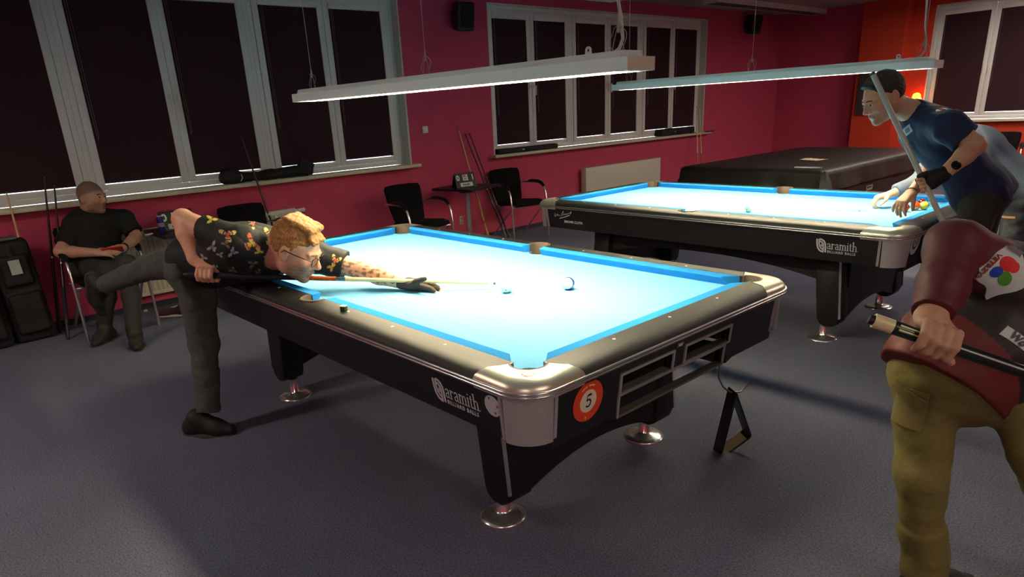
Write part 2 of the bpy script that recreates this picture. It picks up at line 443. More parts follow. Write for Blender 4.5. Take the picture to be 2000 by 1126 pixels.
# ceiling tiles where the ceiling shows
M_tile = mat('grey_ceiling_tile', (.60, .58, .55), .9, noise=.1, nscale=60)
tile0 = None; ceil_o = bpy.data.objects['ceiling']
for i in range(6):
    for j in range(11):
        x = WX+.31+.6*i; y = 4.9+.3+.6*j
        if y+.3 > WY: continue
        if tile0 is None:
            tile0 = MB().box((0, 0, 0), (.588, .588, .016)).build('ceiling_tile', M_tile, ceil_o, smooth=0); tile0.location = (x, y, ZC-.008)
        else: inst(tile0, 'ceiling_tile', ceil_o, (x, y, ZC-.008))
# baseboard: thin dark strip at the carpet edge
struct('baseboard_left', MB().span((WX, Y0, 0), (WX+.012, WY, .05)), mat('dark_carpet_edge', (.20, .19, .24), .9), smooth=0)

# windows ----------------------------------------------------------------
M_glass = mat('window_glass', (.95, .97, .97), .02, trans=1.)
XG = -4.00                       # plane of the sashes
WD = {}
def window_unit(root, lo, hi, axis, with_handles=True):
    """double casement between lo and hi; axis 'y' = in the window wall, 'x' = in the far wall. Returns the two pane spans"""
    def P(a, d, z):              # a along the wall, d depth into the wall from sash plane (+ = outward), z
        return (XG-d, a, z) if axis == 'y' else (a, WY+.11+d, z)
    z0, z1 = OZ0+.035, OZ1-.01
    mid = (lo+hi)/2; fw = .045
    mb = MB()
    for a, b in ((lo, lo+fw), (hi-fw, hi)): mb.span(P(a, .03, z0), P(b, -.03, z1))
    mb.span(P(lo+fw, .03, z0), P(hi-fw, -.03, z0+fw)); mb.span(P(lo+fw, .03, z1-fw), P(hi-fw, -.03, z1))
    mb.build('window_frame', M_frame, root, bevel=.004, smooth=30)
    spans = []
    for k, (a, b) in enumerate(((lo+fw+.003, mid-.003), (mid+.003, hi-fw-.003))):
        sz0, sz1 = z0+fw+.003, z1-fw-.003; sw = .062
        mb = MB()
        mb.span(P(a, .025, sz0), P(a+sw, -.042, sz1)); mb.span(P(b-sw, .025, sz0), P(b, -.042, sz1))
        mb.span(P(a+sw, .025, sz0), P(b-sw, -.042, sz0+sw-.012)); mb.span(P(a+sw, .025, sz1-sw), P(b-sw, -.042, sz1))
        sash = mb.build('sash', M_frame, root, bevel=.006, smooth=30)
        MB().span(P(a+sw, .012, sz0+sw-.012), P(b-sw, .006, sz1-sw)).build('pane', M_glass, sash, smooth=0)
        if with_handles:
            hc = b-sw/2 if k == 0 else a+sw/2
            hb = MB(); hb.box(P(hc, -.046, 1.80), (.012, .026, .07) if axis == 'y' else (.026, .012, .07))
            hb.tube([P(hc, -.05, 1.80), P(hc, -.085, 1.80)], .009, 8); hb.tube([P(hc, -.082, 1.805), P(hc, -.084, 1.76), P(hc, -.082, 1.69)], [.01, .009, .0085], 8)
            hb.build('handle', M_frame, sash, smooth=40)
        spans.append((a+sw, b-sw, sz0+sw-.012, sz1-sw))
    return spans, P
def window(name, units, axis, blind_labels, group, reveal):
    bi = 0
    root = MB()
    # reveal lining as the window's own mesh
    def P(a, d, z): return (WX-d, a, z) if axis == 'y' else (a, WY+d, z)
    lo, hi = units[0][0], units[-1][1]
    e0, e1 = reveal
    root.span(P(e1-.02, 0.0, OZ0), P(e1, .20, OZ1)); root.span(P(e0, 0, OZ0), P(e0+.02, .20, OZ1)); root.span(P(e0, .0, OZ1-.012), P(e1, .20, OZ1))
    if e1-hi > .03: root.span(P(hi, .11, OZ0), P(e1, .16, OZ1))
    if lo-e0 > .03: root.span(P(e0, .11, OZ0), P(lo, .16, OZ1))
    wo = struct(name, root, mat('white_reveal_paint', (.80, .81, .78), .8), smooth=0)
    for u in units:
        spans, PP = window_unit(wo, u[0], u[1], axis)
        for (a, b, z0, z1) in spans:
            # roller blind: cassette, fabric, bottom bar, chain
            blind_label = blind_labels[bi]; bi += 1
            r = thing('roller_blind', blind_label, 'blind', PP((a+b)/2, -.02, z0), 0, group); L = r.location
            n = 14; fz = z0+.012; top = z1-.03
            mbf = MB(); rows = []
            for i in range(n+1):
                t = i/n; z = top+(fz-top)*t
                bulge = .004*math.sin(t*6+a*3)
                rows.append([PP(a-.006, -.032+bulge, z), PP(b+.006, -.032-bulge, z), PP(b+.006, -.0305-bulge, z), PP(a-.006, -.0305+bulge, z)])
            mbf.rings(rows); mbf.build('blind_fabric', M_blind, r, world=L, smooth=40)
            MB().span(PP(a-.008, -.055, top-.005), PP(b+.008, -.018, top+.055)).build('cassette', M_frame, r, world=L, bevel=.008)
            MB().tube([PP(a-.004, -.031, fz), PP(b+.004, -.031, fz)], .006, 8).build('bottom_bar', mat('blind_bar', (.30, .22, .23), .5), r, world=L)
            ch = [PP(a+.012, -.062, top), PP(a+.012, -.064, 1.75), PP(a+.02, -.066, 1.47), PP(a+.032, -.066, 1.50), PP(a+.03, -.062, 1.8), PP(a+.03, -.06, top)]
            MB().tube(ch, .0013, 5).build('pull_chain', mat('grey_chain', (.50, .49, .48), .5), r, world=L)
    return wo
window('window_1', [(-2.21, -.65), (-.65, .96), (.96, 2.52)], 'y', ['dark burgundy roller blind beyond the tall plain cue case', 'dark burgundy roller blind above the two thin black cues', 'dark burgundy roller blind beside the head of the seated man', 'dark burgundy roller blind above the strap end of the cue bag', 'dark burgundy roller blind above the flap end of the cue bag', 'dark burgundy roller blind nearest the light switch'], 'blinds in the window over the seated man', (-2.23, 2.60))
window('window_2', [(3.88, 5.395), (5.395, 6.975), (6.975, 8.545)], 'y', ['dark burgundy roller blind nearest the speaker between the windows', 'dark burgundy roller blind above the end of the long flat case', 'dark burgundy roller blind over the vent end of the flat radiator', 'dark burgundy roller blind over the middle of the flat radiator', 'dark burgundy roller blind above the short thick cue case', 'dark burgundy roller blind nearest the two pale cues on the sill'], 'blinds in the window above the flat radiator', (3.86, 8.62))
window('window_3', [(-1.36, .215), (.215, 1.88)], 'x', ['dark brown roller blind nearest the orange pillar', 'dark brown roller blind above the chair at the orange wall', 'dark brown roller blind third from the orange pillar', 'dark brown roller blind farthest from the orange pillar'], 'blinds in the orange wall window', FO)
# sills
struct('trim_3', MB().span((WX-.12, -2.3, OZ0-.005), (WX+.10, 2.66, OZ0+.03)), M_sill, bevel=.006)
struct('trim_4', MB().span((WX-.12, 3.80, OZ0-.005), (WX+.10, 8.74, OZ0+.03)), M_sill, bevel=.006)
struct('trim_5', MB().span((FO[0]-.04, WY-.08, OZ0-.005), (FO[1]+.04, WY+.12, OZ0+.03)), M_sill, bevel=.006)
# ------------------------------------------------------------------ pool tables
HX, HY = 1.27, .635              # cushion noses
ZB, ZR = .765, .806              # bed, top of rail
OUT = .168                       # nose -> outer edge of the rail
PROF = [(OUT-.004, .742), (OUT, .752), (OUT, .773), (OUT-.005, .786), (OUT-.018, .797), (OUT-.042, ZR)]
def rrect(hx, hy, r, n=8):
    pts = []
    for (sx, sy, a0) in ((1, 1, 0), (-1, 1, 90), (-1, -1, 180), (1, -1, 270)):
        pts += arc(sx*(hx-r), sy*(hy-r), r, a0, a0+90, n)
    return pts
def aramith_logo(name, parent, M, ball=True):
    """white maker's mark: double-loop emblem, serif word, small caps line. Local x right, y up, metres; about .30 wide"""
    L = []
    # emblem: interlocked rounded loops
    L.append(([(0, .078), (.002, .045), (.008, .022), (.019, .008), (.034, .002), (.041, .001)], 1.15))
    L.append(([(.013, .078), (.014, .05), (.019, .033), (.027, .022), (.036, .017), (.0395, .017)], 1.))
    L.append(([(.016, .078), (.030, .076), (.042, .068), (.049, .055), (.052, .038), (.053, 0)], 1.15))
    L.append(([(.016, .0645), (.026, .063), (.034, .056), (.0385, .045), (.0395, .03), (.0395, .002)], 1.))
    L.append(([(.026, .043), (.028, .047), (.031, .043), (.031, .036), (.028, .033), (.026, .037), (.026, .043)], .5))
    strokes(L, .0082, name, M_white, parent, M)
    # serif word
    W = []; x = .064; H = .034; AS = .056; t = 1.
    def stem(x0, y0, y1, foot=True, head=True):
        W.append(([(x0, y0), (x0, y1)], 1.))
        if foot: W.append(([(x0-.006, y0+.0011), (x0+.006, y0+.0011)], .5))
        if head: W.append(([(x0-.006, y1-.003), (x0+.001, y1-.0008)], .55))
    def la(x0):
        W.append(([(x0+.001, H-.008), (x0+.003, H-.003), (x0+.009, H-.0012), (x0+.0145, H-.004), (x0+.0165, H-.010), (x0+.0165, .005), (x0+.018, .0015), (x0+.0215, .002)], .8))
        W.append(([(x0+.0165, .020), (x0+.007, .0175), (x0+.002, .012), (x0+.002, .006), (x0+.006, .0015), (x0+.011, .002), (x0+.0165, .0065)], .75))
        return x0+.024
    def lr(x0):
        stem(x0+.005, 0, H); W.append(([(x0+.005, H-.012), (x0+.009, H-.005), (x0+.014, H-.002), (x0+.018, H-.005)], .8)); return x0+.0225
    def lm(x0):
        for k in range(3): stem(x0+.005+.0145*k, 0, H if k == 0 else H-.008, True, k == 0)
        for k in range(2): W.append(([(x0+.005+.0145*k, H-.009), (x0+.010+.0145*k, H-.003), (x0+.0155+.0145*k, H-.002), (x0+.0195+.0145*k, H-.008)], .75))
        return x0+.0425
    def li(x0):
        stem(x0+.005, 0, H); W.append(([(x0+.003, H+.011), (x0+.0075, H+.011)], 1.)); return x0+.0135
    def lt(x0):
        W.append(([(x0+.006, H+.010), (x0+.006, .006), (x0+.009, .0015), (x0+.015, .0035)], .9)); W.append(([(x0, H-.001), (x0+.014, H-.001)], .5)); return x0+.017
    def lh(x0):
        stem(x0+.005, 0, AS); stem(x0+.021, 0, H-.008, True, False)
        W.append(([(x0+.005, H-.009), (x0+.010, H-.003), (x0+.0165, H-.002), (x0+.021, H-.008)], .75)); return x0+.028
    for fn in (la, lr, la, lm, li, lt, lh): x = fn(x)
    W.append((arc(x+.002, .003, .0025, 0, 360, 8), .12))
    M2 = M @ Matrix.Translation((0, .022, 0)) @ Matrix.Diagonal((1.06, 1.06, 1, 1))
    M2 = M @ Matrix.Translation((-.002, .022, 0))
    strokes(W, .0052, 'lettering', M_white, parent, M2)
    text_mesh('BILLIARD BALLS', .0205, 'lettering', M_white, parent, M @ Matrix.Translation((.064, -.001, 0)), bold=.0004, spacing=1.32, sx=.86)
def build_table_body(root):
    # bed with pocket notches
    CPO, CPR = .022, .064         # corner pocket centre offset beyond the nose corner, radius
    SPO, SPR = .062, .056
    B = .045; out = []
    def corner(sx, sy, flip):
        c = (sx*(HX+CPO), sy*(HY+CPO)); pts = []
        # arc on the bed side, from the end-rail side to the long-rail side
        for i in range(9):
            a = R(-82+164*i/8); base = math.atan2(-sy, -sx)
            pts.append((c[0]+CPR*math.cos(base+a), c[1]+CPR*math.sin(base+a)))
        return pts if not flip else pts[::-1]
    def side(sy):
        pts = [(SPR*math.cos(R(a)), sy*(HY+SPO)-sy*SPR*math.sin(R(a))) for a in np.linspace(0, 180, 11)]
        return pts
    poly = []
    c1 = corner(1, 1, False); c2 = corner(-1, 1, False); c3 = corner(-1, -1, False); c4 = corner(1, -1, False)
    def order(c, p):   # start with the end nearest to point p
        return c if math.dist(c[0], p) < math.dist(c[-1], p) else c[::-1]
    poly += order(c1, (HX+.05, 0)); poly += [(.2, HY+B)]+side(1)+[(-.2, HY+B)]
    poly += order(c2, (-.5, HY+.05)); poly += order(c3, (-HX-.05, 0)); poly += [(-.2, -HY-B)]+side(-1)[::-1]+[(.2, -HY-B)]
    poly += order(c4, (.5, -HY-.05))
    MB().prism(poly, ZB-.03, ZB).build('cloth_bed', M_cloth, root, smooth=0)
    # cushions
    CS = [(0.0, ZB+.0385), (.004, ZB+.0415), (.05, ZB+.042), (.05, ZB), (.020, ZB), (.001, ZB+.033)]
    def cushion(kind, sx, sy):
        mb = MB(); r0 = []; r1 = []
        for u, z in CS:
            if kind == 'end':
                e = HY-.086+u*1.22; r0.append((sx*(HX+u), -e, z)); r1.append((sx*(HX+u), e, z))
            else:
                e0 = .068-u*.25; e1 = HX-.086+u*1.22
                r0.append((sx*e0, sy*(HY+u), z)); r1.append((sx*e1, sy*(HY+u), z))
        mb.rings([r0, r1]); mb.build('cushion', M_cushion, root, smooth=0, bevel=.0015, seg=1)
    for sx in (-1, 1):
        cushion('end', sx, 0)
        for sy in (-1, 1): cushion('long', sx, sy)
    # rails
    prof = [(.05, .742)]+PROF+[(.05, ZR+.0012)]
    def cend(u): return -.014-.062*max(0., (u-.052)/(OUT-.052))**1.5     # joint line between rail and corner casting
    def rail(kind, sx, sy, a0, a1):
        mb = MB(); rr = []
        for k, t in enumerate(np.linspace(0, 1, 9)):
            if kind == 'end': rr.append([(sx*(HX+u), (2*t-1)*(HY+cend(u)-.0008), z) for u, z in prof])
            else: rr.append([(a0+(math.copysign(HX+cend(u)-.0008, a1)-a0)*t, sy*(HY+u), z) for u, z in prof])
        mb.rings(rr); return mb
    for sx in (-1, 1):
        rail('end', sx, 0, -(HY-.012), HY-.012).build('rail', M_rail, root, smooth=50)
        for sy in (-1, 1):
            mb = rail('long', 0, sy, sx*.064, sx*(HX-.012)); mb.build('rail', M_rail, root, smooth=50)
    for sy in (-1, 1):
        p2 = [(.118, .742)]+PROF+[(.118, ZR)]
        MB().rings([[(a, sy*(HY+u), z) for u, z in p2] for a in (-.064, 0, .064)]).build('rail', M_rail, root, smooth=50)
        # side pocket: leather liner and cup
        ri, ro = .056, .069; rings = []
        for a in np.linspace(-8, 188, 19):
            ca, sa = math.cos(R(a)), math.sin(R(a)); cy = HY+SPO
            rings.append([(r*ca, sy*(cy+r*sa), z) for r, z in ((ri, .70), (ro, .70), (ro, ZR+.003), (ro-.004, ZR+.0055), (ri+.002, ZR+.0045), (ri, ZR))])
        MB().rings(rings).build('pocket_liner', M_liner, root, smooth=40)
        MB().lathe([(.054, .62), (.0565, .64), (.0565, .745), (.0545, .745), (.0545, .63), (.001, .625)], 20, (0, sy*(HY+SPO), 0)).build('pocket_cup', M_black, root)
    # corner castings
    for sx in (-1, 1):
        for sy in (-1, 1):
            pl = []; flag = []
            RC = .115
            def put(p, f): pl.append(p); flag.append(f)
            # boundary curve on the long rail side (bulging towards the rail)
            for i in range(6):
                t = i/5; b = .052+(OUT-.052)*t
                put((-.014-.062*t**1.5, b), 0 if i < 5 else 2)
            for q in arc(OUT-RC, OUT-RC, RC, 90, 0, 9): put(q, 1)
            for i in range(6):
                t = 1-i/5; b = .052+(OUT-.052)*t
                put((b, -.014-.062*t**1.5), 0 if i > 0 else 2)
            # pocket arc
            a_s = math.atan2(-.014-CPO, .052-CPO); a_e = math.atan2(.052-CPO, -.014-CPO)
            r_s = math.hypot(-.014-CPO, .052-CPO)
            for i in range(1, 12):
                a = a_s+(a_e-a_s)*i/12; k = math.sin(PI*i/12); r = r_s*(1-k)+.062*k if r_s > .01 else .062
                put((CPO+max(r, .058)*math.cos(a), CPO+max(r, .058)*math.sin(a)), 3)
            lev = []
            for off, z in [(OUT-.004, .742)]+PROF[1:]:
                din = OUT-off; ring = []
                for (a, b), f in zip(pl, flag):
                    if f == 1:
                        dx, dy = a-(OUT-RC), b-(OUT-RC); L = math.hypot(dx, dy); a, b = a-dx/L*din, b-dy/L*din
                    elif f == 3: pass
                    elif b > a: b = min(b, OUT-din); a = cend(b) if b > .0521 else a
                    else: a = min(a, OUT-din); b = cend(a) if a > .0521 else b
                    ring.append((sx*(HX+a), sy*(HY+b), z+(.0015 if z > .79 else 0)))
                lev.append(ring)
            MB().rings(lev).build('corner_casting', M_casting, root, smooth=28)
            # pocket liner in the corner
            rings = []; base = math.atan2(1, 1)
            for a in np.linspace(-92, 92, 19):
                ca, sa = math.cos(base+R(a)), math.sin(base+R(a))
                rings.append([(sx*(HX+CPO+r*ca), sy*(HY+CPO+r*sa), z) for r, z in ((.055, .70), (.0635, .70), (.0635, ZR+.002), (.060, ZR+.003), (.057, ZR+.002), (.055, ZR-.003))])
            MB().rings(rings).build('pocket_liner', M_liner, root, smooth=40)
            MB().lathe([(.058, .62), (.0625, .64), (.0625, .745), (.0605, .745), (.0605, .63), (.001, .625)], 20, (sx*(HX+CPO), sy*(HY+CPO), 0)).build('pocket_cup', M_black, root)
            # round sticker on the casting
            # vertical chrome corner panel with side strips
            rc = .105; cx, cy = 1.42-rc, .79-rc; rr = []
            for a in np.linspace(0, 90, 11):
                ca, sa = math.cos(R(a)), math.sin(R(a)); ring = []
                for (r, z) in ((rc-.012, .590), (rc-.004, .590), (rc+.004, .748), (rc-.012, .748)):
                    ring.append((sx*(cx+r*ca), sy*(cy+r*sa), z))
                rr.append(ring)
            cp = MB().rings(rr).build('corner_panel', M_satin, root, smooth=40)
            for k in (0, 1):
                if k == 0: q = [(sx*(1.402+.018*t), sy*(.675+.006*t-.014*j), .592+.156*t) for t in (0, 1) for j in (0, 1)]; nrm = (sx*.006, 0, 0)
                else: q = [(sx*(1.304+.006*t-.014*j), sy*(.772+.018*t), .592+.156*t) for t in (0, 1) for j in (0, 1)]; nrm = (0, sy*.006, 0)
                q2 = [(p[0]+nrm[0], p[1]+nrm[1], p[2]) for p in q]
                MB().add(q+q2, [(0, 1, 3, 2), (4, 6, 7, 5), (0, 4, 5, 1), (2, 3, 7, 6), (0, 2, 6, 4), (1, 5, 7, 3)]).build('edge_strip', M_satin, cp, smooth=0)
    # chrome band round the rails: two beads
    for z, h, e in ((.7685, .0052, .0055), (.7565, .0045, .004)):
        path = rrect(HX+OUT+e*.4, HY+OUT+e*.4, .115+e*.4, 8); rings = []
        n = len(path)
        for i in range(n):
            p = Vector((*path[i], 0)); t = (Vector((*path[(i+1) % n], 0))-Vector((*path[i-1], 0))).normalized(); nn = Vector((t.y, -t.x, 0))
            rings.append([p+nn*(math.cos(2*PI*k/8)*e)+Vector((0, 0, z+math.sin(2*PI*k/8)*h)) for k in range(8)])
        MB().rings(rings, loop=True).build('chrome_band', M_chrome, root, smooth=60)
    # sights
    s0 = None
    for i in (-3, -2, -1, 1, 2, 3):
        for sy in (-1, 1):
            p = (i*.3175, sy*(HY+.083), ZR+.0006)
            if s0 is None: s0 = MB().lathe([(.0058, -.002), (.0058, .0006), (.004, .0012)], 10).build('sight', M_sight, root); s0.location = p
            else: inst(s0, 'sight', root, p)
    for j in (-1, 0, 1):
        for sx in (-1, 1): inst(s0, 'sight', root, (sx*(HX+.083), j*.3175, ZR+.0006))
    # aprons
    for sy in (-1, 1):
        MB().prism([(sy*.790, .752), (sy*.772, .590), (sy*.742, .590), (sy*.760, .752)], -1.30, 1.30, 'x').build('apron', M_apron, root, smooth=0)
    def slant(mb, y0, y1, z0, z1, sx, d0=0., d1=.03):
        X = lambda z: 1.403+.017*(z-.59)/.162
        q = [(sx*(X(z)-d), y, z) for y in (y0, y1) for z in (z0, z1) for d in (d0, d1)]
        mb.add(q, [(0, 2, 3, 1), (4, 5, 7, 6), (0, 1, 5, 4), (2, 6, 7, 3), (0, 4, 6, 2), (1, 3, 7, 5)])
    mb = MB(); mb.prism([(-.69, .752), (-.67, .590), (-.50, .590), (-.42, .545), (.42, .545), (.50, .590), (.67, .590), (.69, .752)], -1.42, -1.39, 'x')
    mb.build('apron', M_apron, root, smooth=0)
    T = [(-.355, -.065, .638, .703), (.018, .322, .643, .703), (-.357, .292, .556, .628)]
    mb = MB()
    zs = [.545, .556, .628, .638, .643, .703, .752]
    yc = [-.68, -.357, -.355, -.065, .018, .292, .322, .68]
    for i in range(len(yc)-1):
        for j in range(len(zs)-1):
            ym, zm = (yc[i]+yc[i+1])/2, (zs[j]+zs[j+1])/2
            if any(a < ym < b and c < zm < d for a, b, c, d in T): continue
            if zm < .59 and (i == 0 or i == len(yc)-2): continue
            slant(mb, yc[i], yc[i+1], zs[j], zs[j+1], 1)
    # shoulders of the drop in the middle
    for s in (-1, 1):
        e = .357 if s < 0 else .322
        q = [(1.403-d, s*y, z) for d in (0, .03) for (y, z) in ((e, .545), (e, .590), (e+.10, .590), (e+.04, .556))]
        mb.add(q, [(0, 1, 2, 3), (4, 7, 6, 5), (0, 4, 5, 1), (1, 5, 6, 2), (2, 6, 7, 3), (3, 7, 4, 0)])
    mb.build('apron', M_apron, root, smooth=0)
    M_tray = mat('dark_tray_lining', (.10, .09, .085), .7); M_trayf = mat('grey_tray_shelf', (.36, .35, .31), .5)
    for a, b, c, d in T:
        mb = MB(); dp = .10; x = 1.385
        mb.span((x-dp, a-.004, c-.006), (x-dp-.006, b+.004, d+.006)); mb.span((x-dp, a-.006, c-.006), (x+.004, a, d+.006)); mb.span((x-dp, b, c-.006), (x+.004, b+.006, d+.006)); mb.span((x-dp, a, d), (x+.004, b, d+.005))
        tr = mb.build('ball_tray', M_tray, root, smooth=0)
        MB().span((x-.012, a, c-.006), (x+.022, b, c+.002)).build('tray_shelf', M_trayf, tr, smooth=0)
        mb = MB(); fw = .009
        for (y0, y1, z0, z1) in ((a-fw, b+fw, d, d+fw), (a-fw, b+fw, c-fw, c), (a-fw, a, c, d), (b, b+fw, c, d)):
            slant(mb, y0, y1, z0, z1, 1, -.006, .004)
        mb.build('tray_frame', M_satin, tr, smooth=0)
    slantM = frame((1.4215, -.062, .704), (0, 1, 0), (.1, 0, 1))
    npl = MB(); slant(npl, -.045, -.006, .713, .731, 1, -.003, .001); npl = npl.build('nameplate', mat('bronze_plate', (.45, .34, .24), .4, .6), root, smooth=0)
    mbp = MB(); slant(mbp, -.041, -.010, .7255, .7275, 1, -.0042, -.003); slant(mbp, -.036, -.014, .718, .723, 1, -.0042, -.003); mbp.build('plate_print', M_white, npl, smooth=0)
    # legs with chrome strips, levelling feet
    for sx in (-1, 1):
        for sy in (-1, 1):
            prof_l = [(.835, .60), (.995, .60), (1.035, .17), (1.02, .125), (.985, .102), (.935, .102), (.905, .118), (.888, .155)]
            pl = [(sx*a, b) for a, b in prof_l]
            lg = MB().prism(pl, sy*.405, sy*.535, 'y').build('leg', M_apron, root, bevel=.008, smooth=50)
            MB().prism([(sx*a, b) for a, b in ((.990, .60), (1.001, .60), (1.040, .17), (1.029, .165))], sy*.528, sy*.5385, 'y').build('edge_strip', M_chrome, lg, smooth=0)
            ft = MB().lathe([(.026, .11), (.026, .03), (.034, .022), (.07, .016), (.093, .008), (.096, .002), (.096, 0), (.001, 0)], 28, (sx*.915, sy*.47, 0)).build('foot', M_chrome, root, smooth=50)
    # arched panels between the legs
    for sx in (-1, 1):
        top = [(.41, .58), (-.41, .58)]; bot = [(y, .135+.075*(1-(y/.41)**2)) for y in np.linspace(-.41, .41, 17)]
        MB().prism(top+bot, sx*.985, sx*1.02, 'x').build('end_panel', M_apron, root, smooth=0)
    for sy in (-1, 1):
        bot = [(x, .395+.08*(1-(abs(x)/.85)**2.2)) for x in np.linspace(-.85, .85, 21)]
        MB().prism([(.85, .6), (-.85, .6)]+bot, sy*.45, sy*.49, 'y').build('side_panel', M_apron, root, smooth=0)
    # slate and underframe
    MB().span((-1.36, -.72, .69), (1.36, -.645+.04, .735)).span((-1.36, .605, .69), (1.36, .72, .735)).span((-1.33, -.6, .69), (-1.22, .6, .735)).span((1.22, -.6, .69), (1.28, .6, .735)).span((-1.15, -.56, .60), (1.15, .56, .733)).build('underframe', M_black, root, smooth=0)

def ball_disc(name, parent, M, r, mats, n=36):
    pass
tA = thing('pool_table', 'black and chrome pool table with blue cloth, orange number 5 ball sticker on its end', 'pool table', (0, 0, 0), 0, 'pool tables')
build_table_body(tA)
T2LOC, T2ROT = (.0226, 2.8801, 0), -.0073
tB = thing('pool_table', 'black and chrome pool table with blue cloth, signature print on its side, being racked', 'pool table', T2LOC, T2ROT, 'pool tables')
for ch in list(tA.children): copy_tree(ch, tB)
# prints -----------------------------------------------------------
def side_frame(x, z):            # near long apron (facing -y): text x = +x, y up along the slanted face
    y = -(.772+.018*(z-.59)/.162)-.0012
    return frame((x, y, z), (1, 0, 0), (0, -.11, 1))
def end_frame(y, z):             # +x end apron
    x = 1.403+.017*(z-.59)/.162+.0012
    return frame((x, y, z), (0, 1, 0), (.105, 0, 1))
def disc(r, z0, z1, M, n=36, c=(0, 0)):
    return MB().add([M @ Vector((c[0]+r*math.cos(2*PI*k/n), c[1]+r*math.sin(2*PI*k/n), z)) for z in (z0, z1) for k in range(n)],
                    [list(range(n))[::-1], list(range(n, 2*n))]+[(k, (k+1) % n, n+(k+1) % n, n+k) for k in range(n)])
pL = at(849, 770, Y=-.783); pLe = at(945, 800, Y=-.783)
aramith_logo('emblem', tA, side_frame(pL[0], .632))
M_or = mat('orange_sticker', (.86, .27, .12), .45); M_crm = mat('cream_print', (.90, .82, .62), .5); M_ink = mat('black_print', (.05, .05, .05), .5)
M_pale = mat('pale_sticker', (.74, .78, .80), .45); M_redp = mat('red_print', (.70, .10, .10), .5)
pb = at(963, 792, Y=-.783); Ms = side_frame(pb[0], pb[2])
st = disc(.036, 0, .0006, Ms).build('ball_sticker', M_pale, tA)
mk = MB()
for dx, dy in ((-.012, .024), (.022, .004), (.010, -.022)):
    d_ = disc(.0045, .0006, .001, Ms, 10, (dx, dy)); mk.add(d_.v, d_.f)
mk.build('sticker_dot', M_redp, st)
pc = at(1151, 783, X=1.417); Ms = end_frame(pc[1], pc[2])
st = disc(.071, 0, .0006, Ms).build('ball_sticker', M_or, tA); tag(st, 'round orange ball sticker with number 5')
disc(.0395, .0006, .0010, Ms).build('sticker_ring', M_crm, st); disc(.035, .0010, .0012, Ms).build('sticker_centre', mat('cream_centre', (.88, .84, .74), .5), st)
five = [([(.013, .021), (-.004, .021)], 1.25), ([(-.006, .0225), (-.0085, .001)], .55),
        ([(-.0085, .001), (-.002, .005), (.005, .0045), (.011, -.002), (.0115, -.009), (.008, -.016), (.001, -.020), (-.007, -.018), (-.0085, -.014)], 1.)]
strokes([(p, w_) for p, w_ in five], .0062, 'number', M_ink, st, Ms @ Matrix.Translation((0, 0, .0012)) @ Matrix.Rotation(R(-3), 4, 'Z'), .0004)
strokes([arc(0, 0, .054, 128, 100, 8), arc(0, 0, .054, 92, 62, 8)], .004, 'shine_print', M_crm, st, Ms @ Matrix.Translation((0, 0, .0006)), .0004)
strokes([[(-.008, -.062), (-.008, -.054)]], .004, 'small_print', M_crm, st, Ms @ Matrix.Translation((0, 0, .0006)), .0004)
# ring sticker on the near corner casting
Mc = frame((HX+.090, -HY-.090, ZR+.0018), (1, 0, 0), (0, 1, 0))
rg = MB(); rg.rings([[(HX+.090+r*math.cos(a), -HY-.090+r*math.sin(a), ZR+z) for r, z in ((.016, .0018), (.020, .0018), (.020, .0024), (.016, .0024))] for a in np.linspace(0, 2*PI, 25)[:-1]], loop=True)
rg = rg.build('casting_mark', mat('gold_mark', (.62, .48, .34), .4, .3), tA, smooth=0)
strokes([arc(0, 0, .018, 215, 250, 5), arc(0, 0, .018, 268, 310, 5)], .006, 'casting_print', M_or, rg, Mc @ Matrix.Translation((0, 0, .0007)), .0003)
# table B prints
def T2(p):                       # world -> table B space
    p = Vector(p)-Vector(T2LOC); return Matrix.Rotation(-T2ROT, 4, 'Z') @ p
q = T2(at(1595, 488, Y=2.88-.783)); aramith_logo('emblem', tB, side_frame(q.x, .640))
q = T2(at(1080, 425, Y=2.88-.783)); Mg = side_frame(q.x+.01, .668) @ Matrix.Diagonal((.74, .60, 1, 1))
sig = [[(0, .042), (.012, .062), (.016, .075), (.011, .060), (.009, .035), (.013, .018), (.006, .022), (.012, .034), (.025, .045), (.026, .030), (.032, .042), (.040, .058), (.048, .064), (.048, .036), (.050, .048), (.060, .056), (.062, .038), (.066, .047), (.078, .052), (.082, .042), (.092, .046)],
       [(.104, .036), (.118, .075), (.138, .108), (.146, .112), (.140, .098), (.132, .070), (.124, .052), (.142, .058), (.152, .078), (.152, .056), (.160, .066), (.168, .080), (.172, .058), (.180, .072), (.192, .082), (.195, .064), (.205, .072), (.212, .090), (.222, .080), (.232, .095), (.238, .082), (.250, .110), (.248, .088), (.262, .128), (.258, .095), (.248, .078)],
       [(.245, .121), (.247, .123)], [(.152, .098), (.154, .100)]]
strokes([(p, 1.) for p in sig]+[([(.075, .004), (.150, .028), (.235, .062)], 2.)], .0052, 'lettering', M_white, tB, Mg)
text_mesh('SIMONIS CLOTH', .027, 'lettering', M_white, tB, side_frame(q.x+.115, .640), bold=.0007, spacing=1.05, sx=.95)
q = T2(at(1786, 473, X=1.43)); Ms = end_frame(q.y, q.z)
st = disc(.071, 0, .0006, Ms).build('ball_sticker', M_pale, tB); disc(.042, .0006, .001, Ms).build('sticker_centre', mat('grey_print', (.35, .36, .36), .5), st)
strokes([arc(0, 0, .018, 0, 360, 16)], .012, 'sticker_print', M_pale, st, Ms @ Matrix.Translation((0, 0, .001)), .0004)
rg = MB(); rg.rings([[(HX+.090+r*math.cos(a), -HY-.090+r*math.sin(a), ZR+z) for r, z in ((.013, .0018), (.019, .0018), (.019, .0024), (.013, .0024))] for a in np.linspace(0, 2*PI, 25)[:-1]], loop=True)
rg.build('casting_mark', mat('yellow_mark', (.75, .62, .15), .4), tB, smooth=0)
